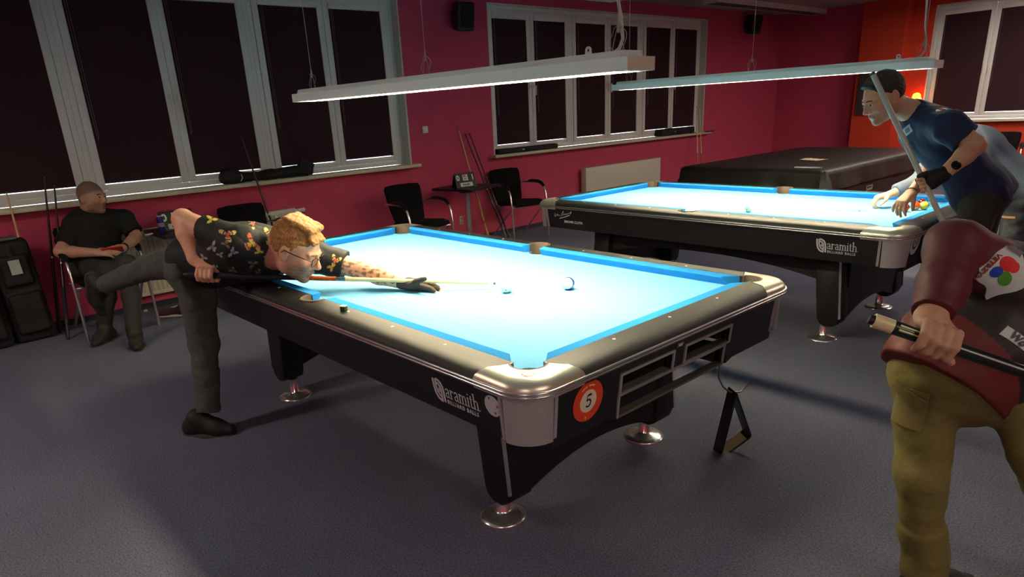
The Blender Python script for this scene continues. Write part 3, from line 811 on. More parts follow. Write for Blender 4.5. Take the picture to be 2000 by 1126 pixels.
# inked rack mark on cloth B
q0 = T2(at(1634, 411, Z=ZB)); q1 = T2(at(1694, 412, Z=ZB)); q2 = T2(at(1673, 408, Z=ZB)); q3 = T2(at(1677, 416, Z=ZB))
Lm = []
def seg_(a, b): Lm.append(([(a[0], a[1]), (b[0], b[1])], 1.))
ux = Vector((q1.x-q0.x, q1.y-q0.y)); Ln = ux.length; ux.normalize(); uy = Vector((-ux.y, ux.x))
def um(a, b): v = Vector((q0.x, q0.y))+ux*(a*Ln)+uy*(b*Ln); return (v.x, v.y)
for s in (-1, 1):
    seg_(um(0, .0), um(.16, .09*s)); seg_(um(.16, .09*s), um(.26, .09*s)); seg_(um(.36, .09*s), um(.62, .09*s)); seg_(um(.62, .09*s), um(.67, .2*s)); seg_(um(.67, .2*s), um(.75, .2*s)); seg_(um(.75, .2*s), um(.73, .09*s)); seg_(um(.73, .09*s), um(1., 0.))
strokes(Lm, .010, 'cloth_mark', mat('dark_cloth_ink', (.02, .04, .06), .9), tB, frame((0, 0, ZB), (1, 0, 0), (0, 1, 0)), .0005)
# wire hook under the end of table A
hk = [at(1403, 722, X=1.33), at(1404, 738, X=1.33), at(1412, 755, X=1.33), at(1427, 766, X=1.33), at(1446, 765, X=1.33), at(1459, 752, X=1.33), at(1466, 739, X=1.33)]
hk = [tuple(p) for p in hk]; hk[0] = (1.33, hk[0][1], .60)
MB().tube(hk, .0038, 8).build('rack_hook', mat('bare_steel_wire', (.55, .52, .48), .35, .9), tA)
# ball racks hanging on the hook
def ball_rack():
    ptop = Vector(at(1431, 757, X=1.33)); pbl = Vector(at(1397, 893, X=1.25)); pbr = Vector(at(1462, 846, X=1.33))
    r = thing('ball_rack', 'black triangular ball rack hanging from the wire hook under the table end', 'ball rack', tuple((pbl+pbr)/2))
    c = (ptop+pbl+pbr)/3; nrm = (pbl-ptop).cross(pbr-ptop).normalized()
    if nrm.x < 0: nrm = -nrm
    V = [ptop, pbl, pbr]
    rr = []; path = []
    for i in range(3):                                    # rounded corners
        a, b, d = V[i-1], V[i], V[(i+1) % 3]; u = (a-b).normalized(); v = (d-b).normalized(); k = .022
        for t in np.linspace(0, 1, 6): path.append((b+u*k)*(1-t)**2+b*2*t*(1-t)+(b+v*k)*t**2)
    n = len(path)
    for i in range(n):
        t = (path[(i+1) % n]-path[i-1]).normalized(); o_ = t.cross(nrm).normalized()
        if o_.dot(path[i]-c) < 0: o_ = -o_
        hw = .027
        rr.append([path[i]+o_*a_+nrm*b_ for a_, b_ in ((.0, -hw), (.0, hw), (-.010, hw), (-.010, -hw))])
    M_rack = mat('black_wood_rack', (.075, .07, .065), .35)
    MB().rings(rr, loop=True).build('rack_frame', M_rack, r, world=r.location, smooth=35)
    t = (pbr-pbl).normalized(); up = (ptop-(pbl+pbr)/2).normalized()
    e0, e1 = pbl+t*.03+up*.0105, pbr-t*.03+up*.0105
    MB().add([e0-nrm*.025, e0+nrm*.025, e1+nrm*.025, e1-nrm*.025, e0-nrm*.025+up*.0015, e0+nrm*.025+up*.0015, e1+nrm*.025+up*.0015, e1-nrm*.025+up*.0015],
             [(0, 1, 2, 3), (4, 7, 6, 5), (0, 4, 5, 1), (1, 5, 6, 2), (2, 6, 7, 3), (3, 7, 4, 0)]).build('rack_lining', mat('bare_wood', (.62, .55, .36), .5), r, world=r.location, smooth=0)
    return r
ball_rack()

# lamps over the tables ------------------------------------------------
def table_lamp(loc, label):
    r = thing('pendant_lamp', label, 'lamp', loc, 0, 'long lamps hung over the pool tables')
    # loc z = underside
    h0, h1 = .044, .066; hl, hw = 1.205, .075
    mb = MB(); mb.span((-hl, -hw, 0), (hl, -hw+.004, h0)); mb.span((-hl, hw-.004, 0), (hl, hw, h0)); mb.span((-hl, -hw+.004, h0-.004), (hl, hw-.004, h0))
    mb.span((-hl, -hw+.004, 0), (-hl+.05, hw-.004, h0-.004)); mb.span((hl-.05, -hw+.004, 0), (hl, hw-.004, h0-.004))
    mb.build('housing', M_lampbody, r, smooth=0)
    MB().prism([(-.062, h0), (.062, h0), (.052, h1), (-.052, h1)], -hl+.035, hl-.035, 'x').build('upper_housing', M_lampbody, r, bevel=.002, smooth=30)
    for e_ in (hl, -hl-.004): MB().span((e_, -hw, 0), (e_+.004, hw, h0)).build('end_cap', mat('cream_lamp_cap', (.84, .80, .72), .5), r, smooth=0)
    MB().span((-hl+.06, -hw+.008, .016), (hl-.06, hw-.008, .020)).build('diffuser', M_glow, r, smooth=0)
    lv = MB()
    for i in range(61):
        x = -hl+.06+(2*hl-.12)*i/60; lv.span((x-.0008, -hw+.006, .001), (x+.0008, hw-.006, .012))
    for y in (-.03, .03): lv.span((-hl+.06, y-.0012, .001), (hl-.06, y+.0012, .012))
    tag(lv.build('louvre', mat('bright_louvre', (.85, .83, .78), .25, .7), r, smooth=0), kind='stuff')
    for k, x in enumerate((-1.08, .01, 1.11)):
        b = MB(); top = 2.62-loc[2] if loc[1] < 4.7 else ZC-loc[2]
        b.tube([(x-.0, -.0, .135), (x, 0, top)], .0016, 6); b.tube([(x-.028, 0, h1-.002), (x-.002, 0, .15)], .0014, 5); b.tube([(x+.028, 0, h1-.002), (x+.002, 0, .15)], .0014, 5)
        b.lathe([(.004, .125), (.005, .15), (.003, .165), (.0015, .17)], 8, (x, 0, 0))
        b.tube([(x+.034*math.cos(a), .006*math.sin(3*a), .105+.040*math.sin(a)) for a in np.linspace(0, 2*PI, 20)[:-1]], .0012, 5, loop=True)
        b.build('suspension_wire', M_cable, r)
    cp = [(1.075, .02, h1), (1.10, .02, h1+.012), (1.118, .015, h1+.04), (1.115, .01, h1+.10), (1.10, .005, h1+.18), (1.09, 0, h1+.35), (1.085, 0, 2.62-loc[2])]
    b = MB().tube(cp, .006, 8); b.lathe([(.009, 0), (.009, .012)], 8, (1.112, .01, h1+.085)); b.build('power_cord', M_cord, r)
    e = MB().span((.965, -.004, h1), (.990, .004, h1+.010)); e.rings([[(.9775+rr_*math.cos(a), yy, h1+.016+rr_*math.sin(a)) for rr_, yy in ((.006, -.003), (.013, -.003), (.013, .003), (.006, .003))] for a in np.linspace(0, 2*PI, 15)[:-1]], loop=True)
    e.build('eyelet', M_lampbody, r)
    return r
table_lamp((0, 0, 1.643), 'long white lamp hung over the pool table with the orange 5 sticker')
table_lamp((.03, 2.88, 1.642), 'long white lamp hung over the pool table with the signature print')
# ------------------------------------------------------------------ ceiling luminaires and added fill lights
def luminaire(loc, L, W, axis, lit, label):
    r = thing('ceiling_luminaire', label, 'ceiling light', loc, 0 if axis == 'y' else PI/2, 'surface mounted ceiling luminaires')
    mb = MB(); mb.span((-W/2, -L/2, -.075), (-W/2+.012, L/2, 0)); mb.span((W/2-.012, -L/2, -.075), (W/2, L/2, 0)); mb.span((-W/2+.012, -L/2, -.075), (W/2-.012, -L/2+.012, 0)); mb.span((-W/2+.012, L/2-.012, -.075), (W/2-.012, L/2, 0)); mb.span((-W/2+.012, -L/2+.012, -.01), (W/2-.012, L/2-.012, 0))
    mb.build('housing', M_lampbody, r, smooth=0)
    if lit: MB().span((-W/2+.014, -L/2+.014, -.06), (W/2-.014, L/2-.014, -.055)).build('diffuser', M_fillglow, r, smooth=0)
    else:
        for x in (-.06, .06): MB().tube([(x, -L/2+.05, -.035), (x, L/2-.05, -.035)], .013, 10).build('tube', mat('unlit_tube', (.70, .70, .68), .3), r)
        lv = MB(); n = int(L/.05)
        for i in range(1, n): y = -L/2+L*i/n; lv.span((-W/2+.012, y-.0015, -.073), (W/2-.012, y+.0015, -.05))
        lv.span((-.002, -L/2+.012, -.073), (.002, L/2-.012, -.05)); tag(lv.build('louvre', mat('dull_louvre', (.50, .48, .45), .4, .5), r, smooth=0), kind='stuff')
    return r
luminaire((-3.17, 9.25, ZC-.016), 3.5, .26, 'y', False, 'unlit long louvred ceiling luminaire near the far wall corner')
for i, (x, y) in enumerate(((3.9, -4.6), (4.9, -1.0), (-1.4, -3.6), (.2, 6.2), (.2, 9.2), (3.2, 6.2), (3.2, 9.2))):  # out-of-view luminaires added only to brighten the room
    luminaire((x, y, 2.62 if y < 4.7 else ZC-.016), 1.6, .34, 'y', True, ('added unseen fill luminaire on the soffit, %s' % ('far end', 'over the cue of the maroon jersey', 'behind the flowered shirt')[i] if i < 3 else 'added unseen fill luminaire above the %s' % ('papers on the cover', 'orange wall chair side', 'covered table by the racker', 'corner beyond the second cover')[i-3]))

# ------------------------------------------------------------------ chairs
def make_chair(label, loc, rz, group='black visitor chairs with chrome frames'):
    r = thing('visitor_chair', label, 'chair', loc, rz, group)
    # seat pad
    def pad(path, wid, th, name):
        rings = []
        n = len(path)
        for i, (x, z) in enumerate(path):
            a = path[max(i-1, 0)]; b = path[min(i+1, n-1)]; tx, tz = b[0]-a[0], b[1]-a[1]; l = math.hypot(tx, tz); nx, nz = -tz/l, tx/l
            w_ = wid[i]; t = th[i]; ring = []
            for k in range(20):
                c, s_ = math.cos(2*PI*k/20), math.sin(2*PI*k/20)
                yy = math.copysign(abs(c)**.35, c)*w_; o_ = math.copysign(abs(s_)**.6, s_)*t
                ring.append((x+nx*o_, yy, z+nz*o_))
            rings.append(ring)
        return MB().rings(rings).build(name, M_fabric, r, smooth=50)
    pad([(.262, .418), (.258, .432), (.235, .449), (.15, .455), (0, .44), (-.14, .432), (-.19, .44), (-.205, .452)], [.10, .205, .222, .226, .226, .215, .205, .19], [.004, .018, .026, .030, .030, .028, .02, .006], 'seat')
    pad([(-.185, .445), (-.20, .47), (-.225, .54), (-.25, .62), (-.272, .70), (-.297, .79), (-.304, .825), (-.306, .836)], [.16, .19, .20, .212, .222, .226, .210, .12], [.008, .022, .028, .030, .028, .024, .016, .004], 'backrest')
    for s in (-1, 1):
        y = s*.262
        MB().tube([(.262, y, 0), (.252, y, .20), (.238, y, .42), (.222, y, .53), (.195, y, .60), (.145, y, .645), (.07, y, .662), (-.06, y, .662), (-.20, y, .655), (-.262, s*.245, .65), (-.272, s*.215, .648)], .0115, 10).build('side_frame', M_chrome, r, smooth=60)
        MB().tube([(.205, s*.23, .41), (.05, s*.236, .275), (-.12, s*.243, .13), (-.275, s*.25, 0)], .0105, 10).build('rear_leg', M_chrome, r, smooth=60)
        MB().tube([(.185, y, .622), (.135, y, .659), (.06, y, .678), (-.06, y, .680), (-.13, y, .674)], [.014, .021, .023, .022, .012], 12, flat=(1.25, .8)).build('armrest', mat('black_arm_pad', (.035, .034, .036), .45), r, smooth=60)
    MB().tube([(.21, -.245, .412), (.212, .245, .412)], .0105, 8).build('crossbar', M_chrome, r); MB().tube([(-.09, -.24, .405), (-.09, .24, .405)], .009, 8).build('crossbar', M_chrome, r)
    return r
chair0 = make_chair('black chair with chrome arms beside the cue table, clear of the radiator', (-3.27, 2.20, 0), R(-3))
def chair(label, loc, rz):
    c = copy_tree(chair0); c.location = loc; c.rotation_euler = (0, 0, rz); c['label'] = label; return c
chair('black chair with chrome arms between the leaning cues and the signature table', (-3.50, 3.88, 0), R(-9))
chair('black chair with chrome arms that the man in black sits on', (-3.46, -.82, 0), 0)
chair('black chair with chrome arms in front of the ribbed radiator', (-3.36, .47, 0), R(2))
pcx = at(1955, 262, Y=10.6)
chair('black chair with chrome arms against the orange wall under the window', (pcx[0]+.05, 10.45, 0), R(-80))

# ------------------------------------------------------------------ small pedestal tables with scoreboards
def pedestal(label, loc, rz):
    r = thing('pedestal_table', label, 'table', loc, rz, 'small black pedestal tables')
    MB().prism(rrect(.29, .29, .02, 3), .700, .722).build('table_top', M_tabletop, r, smooth=30)
    MB().lathe([(.034, .02), (.034, .66)], 24).build('pole', M_chrome, r)
    MB().lathe([(.09, .655), (.09, .70), (.001, .70)], 20).build('top_bracket', mat('grey_bracket', (.32, .32, .32), .5), r)
    MB().lathe([(.15, 0), (.15, .008), (.14, .016), (.05, .028), (.034, .03)], 32).build('base', M_chrome, r)
    return r
PT2 = (-3.50, 3.06, 0); PT1 = (-3.41, -.11, 0)
pedestal('small black pedestal table under the scoreboard with leaning cues', PT2, R(12))
pedestal('small black pedestal table beside the seated man holding a drink can', PT1, 0)
M_board = mat('black_scoreboard', (.05, .055, .05), .5); M_green = mat('dark_green_board', (.06, .13, .10), .5); M_card = mat('white_card', (.82, .82, .80), .6); M_redt = mat('red_lettering', (.72, .18, .15), .6)
def scoreboard(label, loc, rz, lhs, rhs, w_=.27, h=.165, bm=None):
    r = thing('scoreboard', label, 'scoreboard', loc, rz, 'table scoreboards')
    bm = bm or M_board
    th = R(20)
    for s in (1, -1):
        Mx = Matrix.Rotation(-s*th, 4, 'Y')
        q = [Mx @ Vector((0, y, -z)) for y in (-w_/2, w_/2) for z in (0, h)]; nn = Mx @ Vector((s*.004, 0, 0))
        top = Vector((0, 0, h*math.cos(th)))
        vs_ = [p+top for p in q]+[p+top+nn for p in q]
        MB().add(vs_, [(0, 2, 3, 1), (4, 5, 7, 6), (0, 1, 5, 4), (2, 6, 7, 3), (0, 4, 6, 2), (1, 3, 7, 5)]).build('board', bm, r, smooth=0)
    # rings on top
    rg = MB()
    for i in range(9):
        y = -w_/2+.02+(w_-.04)*i/8
        rg.tube([(.008*math.cos(a), y, h*math.cos(th)+.004+.008*math.sin(a)) for a in np.linspace(0, 2*PI, 9)[:-1]], .0014, 5, loop=True)
    tag(rg.build('ring_binding', M_black, r), kind='stuff')
    Mf = frame((.0055+math.sin(th)*h, 0, 0), (0, 1, 0), (-math.sin(th), 0, math.cos(th)))  # front face, y up
    def card(x, y, cw, chh, m_, z=.0005, nm='card'):
        return MB().add([Mf @ Vector((x+a*cw/2, y+b*chh/2, z+c*.0008)) for a in (-1, 1) for b in (-1, 1) for c in (0, 1)],
                        [(0, 1, 3, 2), (4, 6, 7, 5), (0, 4, 5, 1), (2, 3, 7, 6), (0, 2, 6, 4), (1, 5, 7, 3)]).build(nm, m_, r, smooth=0)
    for x, ch_ in ((-w_*.36, lhs), (w_*.36, rhs)):
        c = card(x, h*.70, w_*.24, h*.46, bm)
        text_mesh(ch_, .085, 'number', M_card, c, Mf @ Matrix.Translation((x-.022, h*.70-.030, .0015)), bold=.003)
    c = card(0, h*.70, w_*.26, h*.42, M_card)
    text_mesh('BK', .034, 'lettering', M_redt, c, Mf @ Matrix.Translation((-.024, h*.74, .0015)), bold=.0012)
    text_mesh('24', .026, 'lettering', M_redt, c, Mf @ Matrix.Translation((-.016, h*.56, .0015)), bold=.001)
    c = card(0, h*.22, w_*.60, h*.27, M_card)
    text_mesh('mosir', .042, 'lettering', mat('navy_lettering', (.07, .08, .16), .6), c, Mf @ Matrix.Translation((-.052, h*.15, .0015)), bold=.0012)
    return r
scoreboard('black flip scoreboard reading 0 and 1 on the pedestal table with cues', (-3.46, 3.00, .722), R(-8), '0', '1')
scoreboard('dark green flip scoreboard behind the drink can by the seated man', (-3.46, -.18, .722), R(-4), '0', '0', bm=M_green)
# drink can and lighter on the left table
pc_ = at(312, 457, Z=.722)
can = thing('drink_can', 'slim blue and silver drink can with red mark beside the green scoreboard', 'can', (-3.33, -.345, .722))
MB().lathe([(.021, 0), (.0255, .006), (.0265, .012), (.0265, .125), (.0225, .135), (.0215, .138), (.001, .137)], 24).build('can_body', mat('blue_can', (.10, .13, .42), .3, .5), can)
MB().lathe([(.0272, .055), (.0272, .085)], 24).build('can_band', mat('silver_can', (.66, .68, .72), .3, .7), can)
MB().prism([(-.014, .06), (.002, .066), (.012, .078), (-.002, .082), (-.014, .074)], .026, .0285, 'x').build('can_mark', M_redt, can, smooth=0)
MB().lathe([(.0218, .1375), (.0218, .1395), (.019, .1395), (.018, .137)], 20).build('can_rim', M_satin, can)
lt_ = thing('lighter', 'small white lighter lying on the pedestal table by the drink can', 'lighter', (-3.34, -.45, .722), R(35))
MB().box((0, 0, .006), (.024, .062, .012)).build('lighter_body', M_card, lt_, bevel=.003); MB().box((0, .037, .006), (.020, .012, .011)).build('lighter_cap', M_satin, lt_, bevel=.002)

# ------------------------------------------------------------------ radiators, wall fittings
def radiator_ribbed():
    y0, y1, z0, z1 = -.62, 1.06, .135, .715; xb, xf = WX+.05, WX+.115
    r = thing('radiator', 'cream ribbed panel radiator behind the bending player', 'radiator', (WX+.065, (y0+y1)/2, z0)); L = r.location
    n = 44; pts = [(xb, y0)]
    for i in range(n):
        a = y0+(y1-y0)*i/n; b = y0+(y1-y0)*(i+1)/n; w_ = b-a
        pts += [(xf, a+w_*.05), (xf, a+w_*.62), (xf-.009, a+w_*.72), (xf-.009, a+w_*.95)]
    pts += [(xf, y1), (xb, y1)]
    MB().prism(pts, z0+.035, z1-.045).build('ribbed_panel', M_rad, r, world=L, smooth=0)
    mb = MB(); mb.span((xb, y0, z1-.045), (xf, y1, z1)); mb.span((xb, y0, z0), (xf, y1, z0+.035)); mb.build('header', M_rad, r, world=L, bevel=.006)
    mb = MB().tube([(xb+.035, y1, z1-.03), (xb+.035, y1+.03, z1-.03)], .012, 12); mb.tube([(xb+.035, y1+.03, z1-.03), (xb+.035, y1+.105, z1-.03)], [.018, .021], 16); mb.build('thermostat_valve', M_frame, r, world=L)
    b = MB()
    for y in (y0+.3, y1-.3): b.span((WX, y-.02, z0+.1), (xb, y+.02, z1-.1))
    for k, y in enumerate((y0+.3, y1-.3)): MB().span((WX+.0015, y-.02, z0+.1), (xb, y+.02, z1-.1)).build('wall_bracket', M_rad, r, world=L, smooth=0)
radiator_ribbed()
def radiator_flat():
    y0, y1, z0, z1 = 5.46, 7.24, .275, .705; xb, xf = WX+.04, WX+.13
    r = thing('radiator', 'cream flat panel radiator under the far long window', 'radiator', (WX+.085, (y0+y1)/2, z0)); L = r.location
    MB().span((xf-.012, y0, z0), (xf, y1, z1-.006)).build('front_panel', M_rad, r, world=L, bevel=.005)
    MB().span((xb, y0+.015, z0+.02), (xb+.012, y1-.015, z1-.03)).build('back_panel', M_rad, r, world=L, bevel=.004)
    for y in (y0, y1-.008): MB().span((xb, y, z0+.005), (xf-.012, y+.008, z1-.004)).build('side_cover', M_rad, r, world=L, bevel=.002)
    g = MB()
    for i in range(60): y = y0+.02+(y1-y0-.04)*i/59; g.span((xb, y-.004, z1-.014), (xf-.012, y+.004, z1-.006))
    tag(g.build('top_grille', M_rad, r, world=L, smooth=0), kind='stuff')
    MB().tube([(xb+.04, y0-.001, z1-.045), (xb+.04, y0-.012, z1-.045)], .010, 10).build('vent_plug', M_satin, r, world=L)
    for y in (y0+.3, y1-.3): MB().span((WX+.0015, y-.02, z0+.1), (xb, y+.02, z1-.1)).build('wall_bracket', M_rad, r, world=L, smooth=0)
radiator_flat()
def speaker(y, z, label):
    r = thing('wall_speaker', label, 'speaker', (WX, y, z-.15), 0, 'black wall speakers'); L = r.location
    MB().span((WX, y-.04, z-.06), (WX+.03, y+.04, z+.06)).build('wall_bracket', M_black, r, world=L, bevel=.004)
    MB().tube([(WX+.03, y, z), (WX+.08, y, z-.005)], .016, 10).build('swivel_arm', M_black, r, world=L)
    S = SDF(); Mx = np.array(Matrix.Rotation(R(12), 3, 'Y').transposed() @ Matrix.Rotation(R(-18), 3, 'Z').transposed())
    S.rbox((WX+.165, y, z-.01), (.065, .078, .118), .028, Mx, k=.02)
    sdf_obj('cabinet', S, .008, mat('black_speaker_plastic', (.05, .048, .05), .55), r, L)
    q = np.array([[.094, 0, 0]])@Mx
    g = SDF().rbox(np.array((WX+.165, y, z-.01))+q[0], (.003, .066, .104), .006, Mx)
    sdf_obj('grille', g, .005, mat('black_speaker_mesh', (.035, .034, .036), .8, noise=.4, nscale=700), r, L)
speaker(3.36, 2.55, 'black speaker on the raspberry wall between the two long windows')
speaker(9.78, 2.69, 'black speaker on the raspberry wall near the far corner')
def plate(loc, w_, h, label, name, cat, socket):
    r = thing(name, label, cat, loc); x, y, z = 0, 0, 0
    MB().span((0, -w_/2, -h/2), (.009, w_/2, h/2)).build('cover_plate', M_card, r, bevel=.003)
    if socket:
        for dz in (-h*.25, h*.25):
            MB().lathe([(.017, 0), (.017, .002), (.013, .002), (.012, -.001), (.001, -.001)], 16, (.009, 0, dz), (1, 0, 0)).build('socket', mat('beige_socket', (.74, .70, .58), .5), r)
    else: MB().span((.009, -w_*.3, -h*.32), (.013, w_*.3, h*.32)).build('rocker', M_frame, r, bevel=.002)
plate((WX, 2.822, 1.366), .075, .075, 'white light switch on the raspberry wall', 'light_switch', 'switch', False)
plate((WX, 3.256, .272), .055, .10, 'cream double power socket low on the wall behind the cues', 'power_socket', 'socket', True)

# ------------------------------------------------------------------ cues
M_shaft = mat('pale_maple_shaft', (.83, .73, .52), .3, noise=.06, nscale=30, stretch=(1, 1, .1)); M_dkshaft = mat('dark_carbon_shaft', (.07, .065, .07), .3)
M_butt = mat('dark_cue_butt', (.06, .05, .06), .3); M_wrap = mat('navy_linen_wrap', (.09, .09, .15), .8, noise=.3, nscale=500); M_ferr = mat('white_ferrule', (.85, .84, .80), .35); M_tip = mat('chalked_tip', (.22, .30, .36), .9)
M_wood = mat('red_brown_veneer', (.70, .32, .10), .3, noise=.3, nscale=60, stretch=(1, 1, .15)); M_ybutt = mat('yellow_bamboo_butt', (.72, .60, .22), .4, noise=.15, nscale=60)
def cue(label, tip, end, segs, r_tip=.0062, r_end=.0150, group='pool cues', n=12, name='pool_cue'):
    """segs: list of (t0, t1, part name, material) along tip->end"""
    tip = Vector(tip); end = Vector(end); r = thing(name, label, 'pool cue', tuple(end), 0, group); ax = end-tip; Ln = ax.length; d = ax/Ln
    for (t0, t1, nm, m_) in segs:
        ra, rb = r_tip+(r_end-r_tip)*t0, r_tip+(r_end-r_tip)*t1
        if nm == 'bumper': ra, rb = ra*.72, rb*.6
        MB().tube([tip+ax*t0, tip+ax*(t0+t1)/2, tip+ax*t1], [ra, (ra+rb)/2, rb], n).build(nm, m_, r, world=end, smooth=50)
    return r
STD = [(0, .009, 'tip', M_tip), (.009, .026, 'ferrule', M_ferr), (.026, .50, 'shaft', M_shaft), (.50, .512, 'joint', M_satin), (.512, .66, 'forearm', M_wood), (.66, .86, 'wrap', M_wrap), (.86, .98, 'sleeve', M_butt), (.98, 1., 'bumper', M_black)]
DRK = [(0, .009, 'tip', M_tip), (.009, .026, 'ferrule', M_black), (.026, .50, 'shaft', M_dkshaft), (.50, .512, 'joint', M_satin), (.512, .66, 'forearm', M_butt), (.66, .86, 'wrap', M_wrap), (.86, .98, 'sleeve', M_butt), (.98, 1., 'bumper', M_black)]
YEL = [(0, .009, 'tip', M_tip), (.009, .026, 'ferrule', M_ferr), (.026, .50, 'shaft', M_shaft), (.50, .512, 'joint', M_satin), (.512, .60, 'forearm', M_ybutt), (.60, .80, 'wrap', M_ybutt), (.80, .83, 'ring', M_wood), (.83, .98, 'sleeve', M_ybutt), (.98, 1., 'bumper', M_black)]
def lean(px_tip, Xt, px_b, Xb):  # tip against plane X=Xt, butt where the pixel ray meets X=Xb, put on the floor
    t = at(*px_tip, X=Xt); b = at(*px_b, X=Xb); return t, b
def leaning(label, px_tip, Xt, px_low, Xlow, segs, **k):
    t, b = lean(px_tip, Xt, px_low, Xlow); d = b-t
    end = t+d*((t[2]-.002)/(t[2]-b[2]))            # run down to the floor
    return cue(label, t, end, segs, **k)
leaning('pale cue with yellow butt leaning beside the pedestal scoreboard', (895, 252), WX+.012, (945, 430), WX+.24, YEL)
leaning('black cue leaning against the wall between the scoreboard table and chair', (908, 260), WX+.012, (975, 430), WX+.42, DRK)
leaning('dark cue with slim shaft leaning just behind the black cue by the chair', (916, 259), WX+.012, (982, 430), WX+.40, DRK, r_end=.013)
leaning('dark cue leaning against the window sill behind the bending player', (471, 268), WX+.02, (520, 405), WX+.17, DRK)
leaning('pale cue leaning against the sill behind the black cases', (12, 374), WX+.115, (28, 432), WX+.118, STD)
leaning('thin black cue standing beside the cue cases, left one of two', (86, 345), WX+.115, (116, 640), WX+.20, DRK)
leaning('thin black cue standing beside the cue cases next to the chair', (106, 362), WX+.115, (131, 640), WX+.45, DRK)
leaning('pale cue standing by the end of the far sill, with dark bumper', (1361, 208), WX+.115, (1362, 330), WX+.26, STD)
leaning('pale cue standing by the end of the far sill, nearest the corner', (1366, 210), WX+.115, (1371, 330), WX+.26, STD)
# small clip rack on the end of the sill
rk = thing('cue_clip', 'small black cue holder clipped to the end of the far sill', 'cue holder', (WX+.10, 8.66, 1.005))
MB().box((.01, 0, .006), (.05, .22, .012)).build('clip_plate', M_black, rk, bevel=.003)
for y in (-.07, .02): MB().tube([(.035+.014*math.cos(a), y+.014*math.sin(a), .008) for a in np.linspace(R(60), R(300), 9)], .004, 6).build('clip', M_black, rk)

# ------------------------------------------------------------------ bags and cases
def soft_bag():
    a = at(428, 345, X=WX-.01); b = at(600, 332, X=WX-.01); z = OZ0+.03
    r = thing('cue_bag', 'crumpled black cue bag lying on the sill above the chair', 'bag', (WX, (a[1]+b[1])/2, z)); L = r.location
    S = SDF(); y0, y1 = a[1], b[1]; x = WX+.0
    S.cap((x, y0+.05, z+.062), (x, y0+.16, z+.062), .060, .055, .04); S.cap((x, y0+.16, z+.05), (x, y0+.5, z+.045), .048, .043, .05)
    S.cap((x+.01, y0+.45, z+.045), (x, y1-.05, z+.06), .044, .062, .05); S.ell((x, y1-.03, z+.075), (.05, .06, .072), k=.04); S.cap((x, y0+.06, z+.10), (x, y0+.12, z+.11), .045, .03, .03)
    S.plane((0, 0, z+.001), (0, 0, -1))
    sdf_obj('bag_body', S, .008, M_bag, r, L, wr=.006, wscale=45, it=1)
    MB().tube([(x+.06, y0+.17, z+.02), (x+.066, y0+.19, z+.05), (x+.06, y0+.185, z+.085)], .004, 6).build('strap', M_card, r, world=L)
    f = SDF().rbox((x+.02, y1-.02, z+.09), (.012, .07, .05), .01, np.array(Matrix.Rotation(R(25), 3, 'X')))
    sdf_obj('flap', f, .007, M_bag, r, L, wr=.006, wscale=50)
soft_bag()
def flat_case(pa, pb, h, d, label, X=WX-.01):
    a = at(*pa, X=X); b = at(*pb, X=X); z = OZ0+.031; yc = (a[1]+b[1])/2; hl = abs(b[1]-a[1])/2
    r = thing('cue_case', label, 'case', (X, yc, z)); L = r.location
    S = SDF().rbox((X, yc, z+h/2), (d/2-.02, hl-.03, h/2-.018), .018); S.plane((0, 0, z+.001), (0, 0, -1))
    sdf_obj('case_body', S, .008, M_bag, r, L, wr=.003, wscale=20)
    MB().tube([(X+d/2, yc-.08, z+h*.5), (X+d/2+.022, yc-.05, z+h*.55), (X+d/2+.022, yc+.05, z+h*.55), (X+d/2, yc+.08, z+h*.5)], .006, 8).build('handle', M_black, r, world=L)
    MB().box((X+d/2-.002, yc-.22*hl, z+h*.5), (.006, .035, .016)).build('buckle', M_satin, r, world=L, bevel=.001)
flat_case((967, 296), (1085, 288), .062, .14, 'long flat black cue case on the sill left of the flat radiator')
flat_case((1284, 262), (1350, 255), .105, .16, 'short thick black cue case on the sill above the flat radiator end')
def standing_case(label, base, top, w_, d, kind, tagged):
    """tall zipped cue case leaning on the wall"""
    r = thing('cue_case', label, 'case', tuple(base)); L = Vector(base); B = np.array(base); T = np.array(top); up = nv(T-B); yv = np.array((0, 1., 0)); xv = nv(np.cross(yv, up)); yv = np.cross(up, xv)
    Mx = np.array([xv, yv, up]); H = np.linalg.norm(T-B)
    S = SDF().rbox(B+up*(H*.5), (d/2-.03, w_/2-.03, H/2-.035), .03, Mx, k=.03)
    S.rbox(B+up*(H*.30)+xv*(d*.5), (.02, w_/2-.05, H*.17), .022, Mx, k=.02)
    S.rbox(B+up*(H*.72)+xv*(d*.48), (.015, w_/2-.06, H*.12), .02, Mx, k=.02); S.plane((0, 0, .001), (0, 0, -1))
    sdf_obj('case_body', S, .009, M_bag, r, L, wr=.004, wscale=30)
    MB().tube([B+up*(H*.95)+xv*(d*.5), B+up*(H*.80)+xv*(d*.5+.035), B+up*(H*.62)+xv*(d*.5)], .011, 8, flat=(1.6, .5)).build('handle', M_bag, r, world=L)
    z0 = B+up*(H*.47)+xv*(d*.5+.012)
    MB().tube([z0-yv*.004, z0-up*.05-yv*.004+xv*.008], .003, 6).build('zip_pull', M_satin, r, world=L)
    if tagged:
        c = B+up*(H*.76)+xv*(d*.48+.044); q = [c+yv*a*.036+up*b*.055+xv*e for a in (-1, 1) for b in (-1, 1) for e in (0, .002)]
        MB().add(q, [(0, 1, 3, 2), (4, 6, 7, 5), (0, 4, 5, 1), (2, 3, 7, 6), (0, 2, 6, 4), (1, 5, 7, 3)]).build('label_card', mat('pale_green_card', (.66, .72, .68), .6), r, world=L, smooth=0)
        rim = B+up*(H+.012); MB().box(tuple(rim), (d*.7, w_*.55, .018), Matrix(Mx.T.tolist())).build('top_rim', mat('grey_rim', (.38, .39, .36), .5), r, world=L, bevel=.004)
    return r
